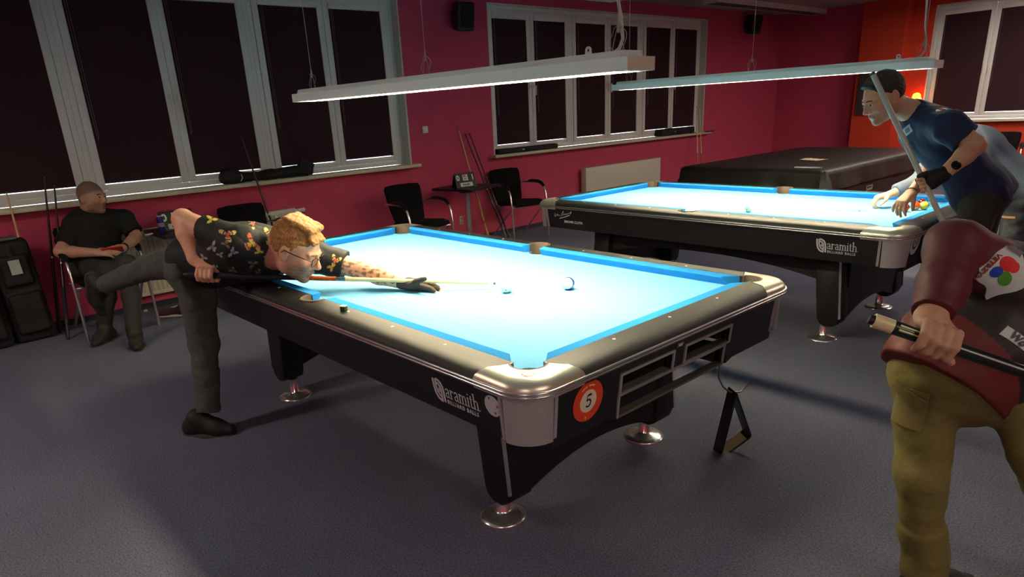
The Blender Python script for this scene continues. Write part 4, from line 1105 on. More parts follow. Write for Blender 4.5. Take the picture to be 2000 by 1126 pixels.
b1 = at(82, 655, Z=0); standing_case('tall black cue case with pale card tag leaning by the thin cues', (b1[0]+.06, b1[1]-.04, 0), (WX+.25, b1[1]-.07, .80), .27, .17, 0, True)
b2 = at(22, 665, Z=0); standing_case('tall plain black cue case left of the tagged case', (b2[0]+.12, b2[1]-.13, 0), (WX+.28, b2[1]-.16, .80), .28, .20, 0, False)

# ------------------------------------------------------------------ covered tables
def covered(label, x0, x1, y0, y1, ztop, drop_side, name='covered_pool_table'):
    r = thing(name, label, 'pool table', ((x0+x1)/2, (y0+y1)/2, 0), 0, 'covered pool tables'); L = r.location
    hx, hy = (x1-x0)/2, (y1-y0)/2
    # cover: draped sheet with flaring skirt and corner folds
    rows = []
    def ring(off, z, wave):
        pts = rrect(hx+off, hy+off, .06+off*.5, 6); out = []
        n = len(pts)
        # resample each side for waves
        dense = []
        for i in range(n):
            a, b = pts[i], pts[(i+1) % n]; m_ = max(1, int(math.dist(a, b)/.07))
            for k in range(m_): dense.append((a[0]+(b[0]-a[0])*k/m_, a[1]+(b[1]-a[1])*k/m_))
        for i, (a, b) in enumerate(dense):
            l = math.hypot(a/hx, b/hy); w_ = wave*(math.sin(i*.55)+.6*math.sin(i*1.31+2)+.5*math.sin(i*.23+1))
            out.append((a*(1+w_/hx), b*(1+w_/hy), z+.3*w_))
        return out
    base = ring(0, 0, 0); N = len(base)
    def scaled(off, z, wave):
        out = []
        for i, (a, b, _) in enumerate(base):
            w_ = off+wave*(math.sin(i*.55)+.6*math.sin(i*1.31+2)+.5*math.sin(i*.23+1)); l = math.hypot(a/hx, b/hy)
            ca, cb = np.clip(a/hx, -1, 1), np.clip(b/hy, -1, 1)
            out.append((a+ca**5*w_, b+cb**5*w_, z+.15*wave*math.sin(i*.4)))
        return out
    zc = ztop
    for off, z, wv in ((-.25, zc+.012, .0), (-.10, zc+.010, .002), (-.03, zc+.004, .003), (.0, zc-.012, .003), (.008, zc-.05, .004), (.014, zc-.12, .006), (.022, zc-drop_side*.75, .010), (.030, zc-drop_side, .013)): rows.append(scaled(off, z, wv))
    # inner return so that the sheet has thickness
    for off, z, wv in ((.022, zc-drop_side+.002, .013), (.004, zc-.08, .004), (-.03, zc-.03, .0)): rows.append(scaled(off, z, wv))
    c = MB().rings(rows, True, False); 
    c.f.append(list(range(N))); c.f.append([len(rows)*N-N+i for i in range(N)][::-1])
    c.build('cover', M_cover, r, smooth=60)
    M_side = mat('brown_black_side_board', (.20, .165, .14), .6, noise=.1, nscale=20)
    MB().span((-hx+.05, -hy+.05, .36), (hx-.05, hy-.05, .62)).build('body', M_side, r, bevel=.01)
    for sx in (-1, 1):
        for sy in (-1, 1):
            MB().prism([(sx*(hx-.32), sy*(hy-.42)), (sx*(hx-.15), sy*(hy-.42)), (sx*(hx-.15), sy*(hy-.25)), (sx*(hx-.32), sy*(hy-.25))], .03, .37).build('leg', M_side, r, bevel=.01)
            MB().lathe([(.03, .031), (.035, .02), (.08, .01), (.085, 0), (.001, 0)], 20, (sx*(hx-.235), sy*(hy-.335), 0)).build('foot', M_chrome, r)
    return r
T3 = covered('pool table under a black vinyl cover beneath the far long window, papers on top', -1.93, -.24, 4.98, 8.05, .80, .20)
# corner folds and sticker on the cover
M_fold = M_cover
def fold(parent, p0, p1, w_):
    P0, P1 = Vector(p0), Vector(p1); d = (P1-P0); n_ = Vector((.7, -.7, 0)); t = Vector((.7, .7, 0))
    rr = []
    for k, s in ((0, .2), (.5, .8), (1, 1.)):
        c = P0+d*k; rr.append([c+t*w_*s, c+n_*.035*s, c-t*w_*s, c-n_*.01])
    MB().rings(rr).build('cover_fold', M_cover, parent, world=parent.location, smooth=30)
fold(T3, (-.255, 4.995, .80), (-.205, 4.945, .60), .07)
sk = at(1697, 366, X=-.288); MB().box((-.283, sk[1], min(sk[2], .59)), (.006, .17, .055)).build('sticker', mat('cream_sticker', (.74, .66, .56), .6), T3, world=T3.location, smooth=0)
MB().box((-.279, sk[1]-.01, min(sk[2], .59)+.008), (.006, .11, .016)).build('sticker_print', mat('brown_print', (.30, .22, .17), .6), T3, world=T3.location, smooth=0)
covered('pool table under a black vinyl cover in front of the orange wall chair', 1.16, 2.85, 5.25, 8.3, .80, .40)
zt = .8155
pp = at(1573, 312, Z=zt+.004); r = thing('paper_sheet', 'creased cream paper lying on the black table cover', 'paper', (pp[0], pp[1], zt), R(70))
MB().rings([[(x, y, z) for x, y, z in ((-.02, -.17+.03*k, .001+.005*(k % 2)), (.16, -.17+.04*k, .002+.005*((k+1) % 2)), (.16, -.17+.04*k, .0045+.005*((k+1) % 2)), (-.02, -.17+.03*k, .0035+.005*(k % 2)))] for k in range(9)]).build('sheet', mat('cream_paper', (.72, .66, .52), .8), r, smooth=20)
pp = at(1577, 327.5, Z=zt+.006); r = thing('white_rod', 'short white rod lying on the black table cover', 'rod', (pp[0], pp[1], zt), R(2))
MB().tube([(-.13, 0, .008), (.13, .0, .008)], .007, 10).build('rod', M_card, r); MB().tube([(.13, 0, .008), (.145, 0, .008)], .0055, 10).build('rod_end', M_satin, r)

# ------------------------------------------------------------------ balls and chalk
def ball(label, px, z, kind, col, rot, loc=None):
    R_ = .0286
    if loc is None: loc = at(*px, Z=z+R_)
    r = thing('pool_ball', label, 'pool ball', (loc[0], loc[1], z), 0, 'pool balls')
    M_w = mat('ball_white', (.90, .88, .80), .08, coat=.5); M_c = mat('ball_%02x%02x%02x' % tuple(int(c*255) for c in col), col, .08, coat=.5)
    Rt = Euler(rot).to_matrix()
    def band(z0, z1, m_, nm, par, n=28, seg=8, rad=R_):
        prof = [(rad*math.cos(a), rad*math.sin(a)) for a in np.linspace(z0, z1, seg+1)]
        mb = MB(); rings = [[Rt @ Vector((max(p, 1e-4)*math.cos(2*PI*k/n), max(p, 1e-4)*math.sin(2*PI*k/n), q))+Vector((0, 0, R_)) for k in range(n)] for p, q in prof]
        return mb.rings(rings, cap=True).build(nm, m_, par, smooth=80)
    if kind == 'cue':
        band(-PI/2, PI/2, M_w, 'ball_body', r, seg=16)
        for d in ((1, 0, 0), (-1, 0, 0), (0, 1, 0), (0, -1, 0), (0, 0, 1), (0, 0, -1)):
            d = Rt @ Vector(d); MB().lathe([(.0034, R_-.0008), (.0030, R_+.0001), (.001, R_+.0002)], 10, (0, 0, R_), d).build('red_dot', mat('ball_red_dot', (.45, .06, .06), .2), r)
    elif kind == 'stripe':
        band(-PI/2, -.52, M_w, 'ball_cap', r); band(-.52, .52, M_c, 'stripe', r, seg=10); band(.52, PI/2, M_w, 'ball_cap', r)
    else: band(-PI/2, PI/2, M_c, 'ball_body', r, seg=16)
    if kind != 'cue':
        for d in ((1, 0, 0), (-1, 0, 0)):
            d = Rt @ Vector(d); o = MB().lathe([(.0092, R_-.0022), (.009, R_-.0012), (.006, R_-.0002), (.001, R_+.0003)], 14, (0, 0, R_), d).build('number_spot', M_w, r)
            MB().lathe([(.0042, R_-.0001), (.0032, R_+.0001), (.003, R_+.0006), (.0042, R_+.0005)], 12, (0, 0, R_), d).build('number', M_ink, o)
    return r
ball('white cue ball with red dots in front of the aimed cue tip', (989, 559), ZB, 'cue', (.9, .9, .85), (.6, .9, 1.2))
ball('white ball with a blue stripe beyond the spotted cue ball', (1110, 553), ZB, 'stripe', (.06, .22, .48), (1.35, .55, .35))
ball('white cue ball with dots on the signature table', (1462, 406), ZB, 'cue', (.9, .9, .85), (.3, .4, .2))
ball('orange-red ball half hidden by the reaching hand', (1767, 405), ZB, 'solid', (.80, .20, .08), (.3, .2, .5))
ball('orange ball with white number spot next to the yellow ball', (1788, 402), ZB, 'solid', (.92, .34, .05), (.4, .5, -.9))
ball('yellow ball against the orange ball near the cue butt', (1805, 401), ZB, 'solid', (.90, .78, .30), (.2, .8, .5))
ball('dark red ball behind the orange and yellow balls', (1800, 396), ZB, 'solid', (.45, .07, .06), (.2, .8, .5))
pc2 = at(672, 607, Z=ZR); r = thing('chalk', 'small green cue chalk standing on the black rail', 'chalk', (pc2[0], pc2[1], ZR+.0012), R(20))
MB().prism(rrect(.0125, .0125, .006, 3), 0, .019).build('chalk_wrapper', mat('green_chalk_paper', (.16, .26, .12), .7), r, smooth=30)
MB().prism(rrect(.0120, .0120, .006, 3), .019, .022).build('chalk_top', mat('pale_chalk', (.72, .80, .74), .9), r, smooth=30)

# ------------------------------------------------------------------ shoe under the radiator, poster, glow lamp
def sneaker(label, loc, rz):
    r = thing('sneaker', label, 'shoe', loc, rz)
    S = SDF().cap((-.07, 0, .06), (-.05, 0, .045), .042, .04, .03).cap((-.05, 0, .05), (.09, .005, .038), .042, .034, .03).cap((.09, .005, .036), (.115, .008, .034), .034, .03, .02); S.plane((0, 0, .014), (0, 0, -1))
    sdf_obj('upper', S, .006, mat('dark_red_canvas', (.26, .10, .13), .8), r)
    so = SDF().cap((-.075, 0, .012), (.0, -.002, .012), .042, .040, .02, ((0, 0, 1), .32)).cap((0, -.002, .012), (.105, .006, .012), .040, .044, .02, ((0, 0, 1), .32))
    sdf_obj('sole', so, .005, mat('white_rubber_sole', (.70, .70, .72), .6), r)
    MB().tube([(-.01, -.022, .088), (.01, .02, .086), (.03, -.02, .08), (.05, .02, .073)], .003, 6).build('lace', M_card, r)
ps = at(352, 611, Z=0); sneaker('dark red sneaker with white sole on the carpet by the ribbed radiator', (ps[0]+.08, ps[1]-.05, 0), R(-125))
pw = at(284, 605, Z=.015); r = thing('bottle_cap', 'small white cap lying on the carpet near the chair leg', 'cap', (pw[0], pw[1], 0), 0)
MB().lathe([(.016, 0), (.016, .012), (.012, .016), (.001, .016)], 16).build('cap_shell', M_card, r); MB().lathe([(.0168, .002), (.0168, .004)], 16).build('cap_ring', M_satin, r)
pz = WY-.27; pa = at(1674, 148, Y=pz); pb2 = at(1752, 222, Y=pz)
r = thing('framed_poster', 'dark glazed poster on the orange pillar behind the navy shirt player', 'poster', (-2.03, pz, 1.12)); L = r.location
MB().span((-2.30, pz-.018, 1.14), (-1.74, pz, 1.78)).build('poster_board', mat('dark_grey_print', (.24, .20, .21), .35, noise=.4, nscale=9), r, world=L, smooth=0)
mb = MB()
for (a, b, c, d) in ((-2.31, -2.30, 1.13, 1.79), (-1.74, -1.73, 1.13, 1.79), (-2.30, -1.74, 1.13, 1.14), (-2.30, -1.74, 1.78, 1.79)): mb.span((a, pz-.024, c), (b, pz, d))
mb.build('poster_frame', mat('thin_steel_frame', (.40, .37, .36), .3, .8), r, world=L, smooth=0)
pz2 = WY-.13; lm = at(1790, 189, Y=pz2)
r = thing('wall_lamp', 'small warm glowing wall lamp beside the orange pillar', 'wall lamp', (lm[0], WY, lm[2]-.05)); L = r.location
MB().lathe([(.05, 0), (.05, .015), (.03, .03)], 20, (0, 0, 0), (0, -1, 0)).build('wall_plate', M_satin, r)
MB().tube([(0, -.03, 0), (0, -.10, 0), (0, -.13, .02)], .010, 8).build('lamp_arm', M_satin, r)
MB().lathe([(.01, .0), (.045, .012), (.062, .045), (.055, .085), (.03, .108), (.001, .114)], 20, (0, -.13, .0)).build('lamp_globe', mat('warm_lamp_glass', (.9, .6, .3), .4, emit=(1., .50, .10), estr=5.5), r)
# ------------------------------------------------------------------ people
def J(x, y, D): return at(x, y, D=D)
def perp(v, a): v = np.asarray(v, float); return nv(v-a*float(v@a))
def axes3(up, side):
    u = nv(up); l = perp(side, u); return l, np.cross(l, u), u      # side, (side x up), up
def torso(S, Pv, N, RS, LS, inf=0., fat=1., front=None, belly=0.):
    """pelvis, neck base, right and left shoulder joints"""
    Pv, N, RS, LS = [np.asarray(q, float) for q in (Pv, N, RS, LS)]
    u = nv(N-Pv); l = perp(LS-RS, u); f = np.cross(l, u)
    if front is not None and f@np.asarray(front) < 0: f = -f
    M_ = np.array([l, f, u]); L = np.linalg.norm(N-Pv)
    C = Pv+u*L*.66-f*.005; A = Pv+u*L*.30
    S.ell(Pv+u*.02, (.165*fat+inf, .115*fat+inf, .13+inf), M_, .04)
    S.ell(A+f*belly*.5, (.150*fat+inf, .112*fat+inf+belly, .17+inf), M_, .06)
    S.ell(C, (.170*fat+inf, .118*fat+inf, .19+inf), M_, .06)
    for sh in (RS, LS):
        S.cap(N-u*.055, sh, .060+inf, .058+inf, .05)
        S.cap(C+u*.03, sh, .085*fat+inf, .055+inf, .05)
    S.cap(N-u*.05, N, .066+inf*.6, .056+inf*.4, .03)
    return M_
def arm(S, sh, el, wr, inf=0., m=1.):
    S.cap(sh, el, (.052+inf)*m, (.041+inf)*m, .02); mid = np.asarray(el)*.65+np.asarray(wr)*.35
    S.cap(el, mid, (.041+inf)*m, (.041+inf)*m, .02); S.cap(mid, wr, (.041+inf)*m, (.0275+inf)*m, .02)
def open_hand(S, W, f, n, t, curls, thumb=(.5, .6, .3), spread=.12, sc=1., infl=0., skip=(), tipcut=None, fing=True):
    """W wrist, f finger direction, n back-of-hand normal, t thumb side; curls: per finger 3 bend angles (rad, towards the palm)"""
    W = np.asarray(W, float); f = nv(f); n = perp(n, f); t = perp(perp(t, f), n)
    base = W+f*.012
    offs = (.030, .010, -.011, -.030); lens = (.072, .080, .074, .058); kn = (.090, .093, .088, .080)
    for i in range(4):
        K = W+(f*kn[i]+t*offs[i])*sc+n*(.004 if i in (1, 2) else 0)
        S.cap(W+(f*.015+t*offs[i]*.55)*sc, K, (.0165+infl)*sc, (.0125+infl)*sc, .014)
        if i in skip or not fing: continue
        d = nv(f+t*spread*(1.5-i)/1.5); p = K; ang = 0.
        seg = [lens[i]*sc*q for q in (.46, .30, .24)]; rr = (.0100, .0090, .0082, .0070)
        nseg = 3 if tipcut is None else tipcut[i]
        for j in range(nseg):
            ang += curls[i][j]; e = d*math.cos(ang)-n*math.sin(ang); q = p+e*seg[j]
            S.cap(p, q, (rr[j]+infl)*sc, (rr[j+1]+infl)*sc, .005); p = q
    # thumb from the side of the palm
    a, b, c = thumb; p = W+(f*.028+t*.026)*sc; d = nv(f*math.cos(a)+t*math.sin(a)-n*b)
    S.cap(W+f*.02*sc+t*.012*sc, p, (.018+infl)*sc, (.0155+infl)*sc, .012)
    q = p+d*.042*sc; S.cap(p, q, (.0150+infl)*sc, (.0115+infl)*sc, .008); d2 = nv(d+f*c-n*.1)
    if tipcut is None or tipcut[4]: q2 = q+d2*.030*sc; S.cap(q, q2, (.0112+infl)*sc, (.0095+infl)*sc, .006); S.cap(q2, q2+d2*.020*sc, (.0095+infl)*sc, (.0078+infl)*sc, .005)
def grip_hand(S, W, Q, a, p, wrap=1, rc=.015, sc=1., infl=0., thumb=True, tcut=4):
    """fist round a rod: Q point on the rod under the palm, a rod direction (towards the index finger), p from rod to palm"""
    W, Q = np.asarray(W, float), np.asarray(Q, float); a = nv(a); p = perp(p, a); v = np.cross(a, p)*wrap
    lens = (1.0, 1.05, 1.0, .88)
    for i in range(4):
        o = Q+a*(1.5-i)*.0205*sc; pts = []
        for k, th in enumerate((0, 62, 128, 190, 240)[:tcut+1]):
            rad = (rc+(.019 if k == 0 else .0125 if k == 1 else .0105))*sc; th = R(th*lens[i]); pts.append(o+(p*math.cos(th)+v*math.sin(th))*rad)
        S.cap(W+(o-Q)*.55, pts[0], (.0175+infl)*sc, (.0135+infl)*sc, .014)
        rr = (.0125, .0108, .0098, .0090, .0080)
        for k in range(len(pts)-1): S.cap(pts[k], pts[k+1], (rr[k]+infl)*sc, (rr[k+1]+infl)*sc, .0045)
    if thumb:
        o = Q+a*.040*sc; b0 = W*.55+Q*.45+a*.022*sc+p*.008
        pts = [b0]+[o+a*(.004*k)+(p*math.cos(R(th))-v*math.sin(R(th)))*(rc+.012)*sc for k, th in enumerate((35, 85, 135))]
        rr = (.0165, .0125, .0108, .0085)
        for k in range(3): S.cap(pts[k], pts[k+1], (rr[k]+infl)*sc, (rr[k+1]+infl)*sc, .008)
class Head:
    def __init__(s, c, fwd, up, sc=1.):
        s.c = np.asarray(c, float); s.u = nv(up); s.f = perp(fwd, s.u); s.f = nv(s.f); s.r = np.cross(s.f, s.u); s.sc = sc; s.M = np.array([s.r, s.f, s.u])
    def p(s, x, y, z): return s.c+(s.r*x+s.f*y+s.u*z)*s.sc
    def loc(s, P): return ((P-s.c)@s.M.T)/s.sc
    def skin(s, S, jaw=1., nose=1.):
        k = s.sc
        E = lambda c, r, kk, op='u': S.ell(s.p(*c), np.array(r)*k, s.M, kk, op)
        E((0, -.012, .030), (.076, .096, .092), .03); E((0, .026, -.048), (.056*jaw, .066, .068), .025)
        E((0, .020, .0), (.068, .072, .075), .03); E((0, .066, -.098), (.026*jaw, .024, .022), .02)
        for x in (-1, 1):
            E((x*.048*jaw, .004, -.066), (.016, .032, .026), .025); E((x*.038, .068, -.022), (.024, .022, .020), .02)
            E((x*.031, .100, .002), (.017, .014, .011), .010, 's')
            E((x*.031, .0815, .0045), (.0165, .0135, .0110), .005); E((x*.031, .080, -.009), (.0160, .0125, .0060), .005)                                  # closed-in lids
            S.cap(s.p(x*.012, .093, .019), s.p(x*.046, .078, .020), .0085*k, .007*k, .012)           # brow
            S.cap(s.p(x*.010, .098, -.036), s.p(x*.015, .090, -.037), .0075*k, .006*k, .006)         # nostril wing
            # ear
            E((x*.079, -.012, -.004), (.008, .019, .031), .006); E((x*.087, -.006, .002), (.006, .010, .018), .004, 's'); E((x*.078, -.004, -.028), (.007, .009, .011), .006)
        S.cap(s.p(0, .090, .012), s.p(0, .112*nose, -.028), .0075*k, .0105*k, .012); S.cap(s.p(0, .112*nose, -.030), s.p(0, .104, -.037), .0105*k, .008*k, .008)
        S.cap(s.p(-.019, .086, -.0605), s.p(.019, .086, -.0605), .0062*k, .0062*k, .006); S.cap(s.p(-.008, .094, -.0600), s.p(.008, .094, -.0600), .0058*k, .0058*k, .006)
        S.cap(s.p(-.016, .086, -.0725), s.p(.016, .086, -.0725), .0070*k, .0070*k, .006)
        S.cap(s.p(-.022, .098, -.0665), s.p(.022, .098, -.0665), .0022*k, .0022*k, .003, op='s')
    def neck(s, S, N, r=.056): S.cap(N, s.p(0, -.035, -.055), r*1.05, r, .03)
    def eyes(s, parent, L, iris=(.18, .22, .24)):
        for x in (-1, 1):
            c = s.p(x*.031, .0835, .0015); d = s.f
            e = MB().lathe([(.0001, -.0135)]+[(.0135*math.cos(a), .0135*math.sin(a)) for a in np.linspace(-1.4, .95, 12)]+[(.0078, .0110)], 16, tuple(c), d).build('eye', mat('eye_white', (.80, .78, .75), .2), parent, world=L, smooth=80)
            MB().lathe([(.0078, .0108), (.0060, .0122), (.0001, .0131)], 16, tuple(c), d).build('iris', mat('iris_%d' % int(iris[0]*100), iris, .15), e, world=L, smooth=80)
    def brows(s, parent, L, m_, th=.0035):
        for x in (-1, 1):
            MB().tube([s.p(x*.013, .1005, .0215), s.p(x*.027, .0965, .0240), s.p(x*.041, .087, .0205), s.p(x*.050, .077, .0135)], [th*.7, th, th, th*.4], 8).build('eyebrow', m_, parent, world=L)
    def hair(s, parent, L, m_, lift=.007, top=.010, fringe=.055, nape=-.06, h=.005, wr=.002, wscale=260, extra=None, sides=True):
        S = SDF(); k = s.sc
        S.ell(s.p(0, -.014, .034), np.array((.076+lift*.8, .095+lift, .090+top))*k, s.M, .01)
        if extra: extra(S, s)
        # face opening and lower limit
        S.ell(s.p(0, .105, fringe-.085), np.array((.088, .075, .092))*k, s.M, .008, 's')
        for x in (-1, 1):
            S.ell(s.p(x*.088, -.012, -.012), np.array((.022, .028, .040))*k, s.M, .006, 's'); S.ell(s.p(x*.080, .070, -.028), np.array((.045, .058, .085))*k, s.M, .006, 's')
        S.plane(s.p(0, -.05, nape), -s.u*1.0+s.f*.25)
        return sdf_obj('hair', S, h, m_, parent, L, wr=wr, wscale=wscale, it=0, seed=5)
SKINC = {}
def skin_mat():
    m_ = mat('skin', None, .5, vcol='Col', noise=.05, nscale=90, spec=.35)
    b = m_.node_tree.nodes['Principled BSDF']; b.inputs['Subsurface Weight'].default_value = .08; b.inputs['Subsurface Radius'].default_value = (.01, .004, .002)
    return m_
M_skin = skin_mat()
def skin_col(head, tone, beard=0., beardc=(.30, .20, .13), shave=0., shavec=(.30, .25, .22), extra=None):
    tone = np.array(lin(tone)); bc = np.array(lin(beardc)); sc_ = np.array(lin(shavec))
    def fn(P):
        c = np.tile(tone, (len(P), 1))
        c *= (1+.05*wav(P, 90, 3))[:, None]
        if head is not None:
            q = head.loc(P); x, y, z = q[:, 0], q[:, 1], q[:, 2]; near = np.linalg.norm(q, axis=1) < .17
            def sm(v, a, b): return np.clip((v-a)/(b-a), 0, 1)
            red = np.exp(-((np.abs(x)-.04)/.02)**2-((z+.02)/.025)**2)*(y > .03)*near; c[:, 1] *= 1-.18*red; c[:, 2] *= 1-.2*red
            nb = np.exp(-(x/.014)**2-((z+.03)/.016)**2)*(y > .09)*near; c[:, 1] *= 1-.15*nb; c[:, 2] *= 1-.15*nb
            if beard:
                bm = sm(-z, .028, .052)*sm(y, -.02, .02)*near*(z > -.135); upper = (np.abs(x) < .032) & (y > .07); bm = np.where(upper, sm(-z, .044, .050)*near, bm)
                bm = bm*(.65+.35*np.clip(wav(P, 700, 9)+.4, 0, 1))*beard; c = c*(1-bm[:, None])+bc*bm[:, None]
            lip = np.exp(-((z+.066)/.0085)**4-(x/.022)**4)*(y > .078)*near*.75; lc = np.array(lin((.62, .33, .30))); c = c*(1-lip[:, None])+lc*lip[:, None]
            if shave:
                hm = sm(z-.35*y-(.012), .0, .02)*near; hm = np.where(y < -.01, np.maximum(hm, sm(z, -.055, -.03)*(np.abs(x) < .074)*near), hm)*shave; c = c*(1-hm[:, None])+sc_*hm[:, None]
        if extra is not None: c = extra(P, c)
        return c
    return fn
def shoe(S, ank, toe, up=(0, 0, 1), sc=1.):
    ank = np.asarray(ank, float); u = nv(up); f = perp(toe, u); l = np.cross(u, f)
    H = .085*sc
    def p(a, b, c): return ank+(f*a+l*b+u*c)*sc-u*0
    S.cap(p(-.035, 0, -.045), p(.0, 0, .0), .042*sc, .044*sc, .03); S.cap(p(-.04, 0, -.05), p(.10, 0, -.055), .040*sc, .038*sc, .03); S.cap(p(.10, 0, -.055), p(.165, .006, -.062), .040*sc, .030*sc, .03); S.cap(p(0, 0, .0), p(.10, 0, -.04), .04*sc, .034*sc, .03)
    S.plane(p(0, 0, -.078), -u)
    return p
def sole(parent, L, p, sc=1., m_=None):
    S = SDF(); f = p(1, 0, 0)-p(0, 0, 0); u = nv(p(0, 0, 1)-p(0, 0, 0))
    S.cap(p(-.045, 0, -.083), p(.06, -.002, -.083), .044*sc, .042*sc, .02, (u, .30)); S.cap(p(.06, -.002, -.083), p(.16, .006, -.082), .046*sc, .036*sc, .02, (u, .30))
    return sdf_obj('sole', S, .006, m_ or mat('dark_rubber_sole', (.16, .14, .12), .8), parent, L)
def person(label, base): return thing('person', label, 'person', tuple(base))

# ---- player bending over the table -------------------------------------------------
def bending_player():
    base = at(415, 845, Z=0); base[2] = 0
    r = person('man in black flowered shirt and glasses bending over the table to shoot', base); L = np.array(r.location)
    tip = at(968, 553, Z=.791); Hd = J(403, 537, 3.18); ca = nv(Hd-tip)
    RS, LS, N, Pv = J(468, 478, 3.08), J(610, 500, 3.22), J(545, 484, 3.14), J(392, 512, 3.44)
    EL, WR = J(357, 428, 3.24), J(381, 505, 3.21)
    av = nv(np.array((AX[2][0], AX[2][1], 0))); hand_w = at(792, 556, Z=.80)+av*.030; LE = (LS*.48+hand_w*.52)+np.array((.0, .02, -.012))+av*.02
    hv = nv(np.array((.80, .60, 0))); hd = Head(J(577, 487, 3.11), hv*.90+np.array((0, 0, -.42)), hv*.42+np.array((0, 0, .90)), 1.14)
    S = SDF(); torso(S, Pv, N, RS, LS, -.004, 1.05, front=(0, 0, -1)); hd.neck(S, N, .062); hd.skin(S, 1.08)
    arm(S, RS, EL, WR, .004, 1.05); arm(S, LS, LE, hand_w, .003, 1.0)
    grip_hand(S, WR, Hd, ca*-1., (WR-Hd), wrap=1, rc=.015, sc=1.05)
    fd = nv(at(868, 563, Z=.775)+av*.012-hand_w); fd[2] = -.12; side = np.cross(fd, (0, 0, 1)); side = nv(side)
    curls = [(.05, .35, .2), (.1, .3, .2), (.12, .3, .2), (.1, .25, .2)]
    hk = dict(curls=curls, thumb=(.55, -.75, .3), spread=.34)
    open_hand(S, hand_w, fd, (0, 0, 1), -side*-1., sc=1.05, **hk)
    a0, a1 = np.array(LE), np.array(hand_w)
    def tattoo(P, c):
        t = ((P-a0)@(a1-a0))/((a1-a0)@(a1-a0)); near = np.linalg.norm(P-(a0+np.clip(t, 0, 1)[:, None]*(a1-a0)), axis=1) < .06
        t2 = ((P-LS)@(a0-LS))/((a0-LS)@(a0-LS)); near2 = (np.linalg.norm(P-(LS+np.clip(t2, 0, 1)[:, None]*(a0-LS)), axis=1) < .06) & (t2 > .5)
        m_ = (((t > .08) & (t < .85) & near) | near2)*np.clip(3.2*(wav(P, 210, 21)+.35*wav(P, 520, 4))-.35, 0, 1)*.72
        return c*(1-m_[:, None])+np.array(lin((.22, .20, .18)))*m_[:, None]
    sdf_obj('body', S, .0048, M_skin, r, L, it=1, colf=skin_col(hd, (.86, .64, .52), beard=.80, beardc=(.44, .31, .21), extra=tattoo))
    # glove on the bridge hand
    G = SDF(); open_hand(G, hand_w, fd, (0, 0, 1), -side*-1., sc=1.05, infl=.0022, tipcut=(2, 2, 2, 2, 1), **hk); G.cap(hand_w-fd*.022, hand_w+fd*.02, .031, .030, .01)
    sdf_obj('glove', G, .0045, mat('dark_brown_glove', (.23, .17, .14), .8, noise=.25, nscale=300), r, L)
    hd.eyes(r, L, (.20, .30, .36)); M_h = mat('ginger_blond_hair', (.66, .45, .22), .6, noise=.45, nscale=60, stretch=(3, 3, 1), bump=.6, bscale=160)
    def quiff(S_, h_):
        for i in range(9):
            a = -.8+1.6*i/8; S_.cap(h_.p(.052*math.sin(a), .050, .098-.012*abs(a)), h_.p(.062*math.sin(a)*1.05, .096-.018*abs(a), .072-.008*(i % 2)), .018, .011, .008)
        for i in range(7): S_.cap(h_.p(-.05+.0165*i, -.05, .122), h_.p(-.05+.0165*i, .055, .112+.004*(i % 2)), .016, .017, .01)
    hd.hair(r, L, M_h, lift=.005, top=.014, fringe=.070, nape=-.055, wr=.0035, wscale=210, extra=quiff)
    hd.brows(r, L, mat('sandy_brow', (.52, .36, .22), .7))
    # glasses
    g = MB()
    for x in (-1, 1):
        g.tube([hd.p(x*.033+.0235*math.copysign(abs(math.cos(a))**.7, math.cos(a)), .1055-.10*abs(.033*x+.0235*math.cos(a)*1.)**1.15, -.004+.0185*math.copysign(abs(math.sin(a))**.75, math.sin(a))) for a in np.linspace(0, 2*PI, 25)[:-1]], .0016, 6, loop=True)
        g.tube([hd.p(x*.058, .099, .006), hd.p(x*.074, .080, .009), hd.p(x*.083, .03, .010), hd.p(x*.085, -.008, .012), hd.p(x*.084, -.022, -.004)], .0022, 6)
    g.tube([hd.p(-.010, .1055, .002), hd.p(0, .108, .005), hd.p(.010, .1055, .002)], .0016, 6)
    gl = g.build('glasses', mat('dark_glasses_frame', (.07, .055, .05), .3), r, world=L)
    for x in (-1, 1):
        pts = [hd.p(x*.033+.0225*math.cos(a), .1045-.10*abs(.033*x+.0225*math.cos(a))**1.15, -.004+.0175*math.sin(a)) for a in np.linspace(0, 2*PI, 17)[:-1]]
        MB().add([p for p in pts]+[p+hd.f*.001 for p in pts], [list(range(16)), list(range(16, 32))[::-1]]+[(i, (i+1) % 16, 16+(i+1) % 16, 16+i) for i in range(16)]).build('lens', mat('lens_glass', (.96, .97, .97), .02, trans=1.), gl, world=L, smooth=0)
    # shirt with printed motifs
    T = SDF(); Mx = torso(T, Pv, N, RS, LS, .014, 1.06, front=(0, 0, -1)); u = nv(N-Pv)
    for sh, el, t in ((RS, EL, .60), (LS, LE, .62)): T.cone(sh, sh*(1-t)+el*t, .074, .069, .03)
    T.ell(hd.p(0, -.03, -.085)*.55+N*.45, (.082, .082, .082), None, .008, 's'); T.plane(Pv-u*.05, -u)
    # collar
    for s_, sh in ((1, RS), (-1, LS)): T.cap(N-u*.01+np.array((0, 0, .045)), N*.80+sh*.20-u*.0+np.array((0, 0, .0)), .022, .020, .015)
    motifs = [(412, 428, 14, 0), (445, 458, 22, 1), (441, 476, 12, 4), (491, 475, 24, 2), (527, 460, 22, 1), (494, 436, 14, 1), (415, 482, 15, 3), (455, 492, 14, 3), (493, 515, 13, 4), (430, 497, 9, 3), (455, 527, 10, 4), (397, 503, 10, 3), (421, 521, 8, 3), (505, 532, 10, 4), (552, 531, 12, 4), (655, 508, 17, 1), (647, 522, 12, 0), (523, 500, 9, 3), (505, 490, 11, 0), (533, 478, 10, 0)]
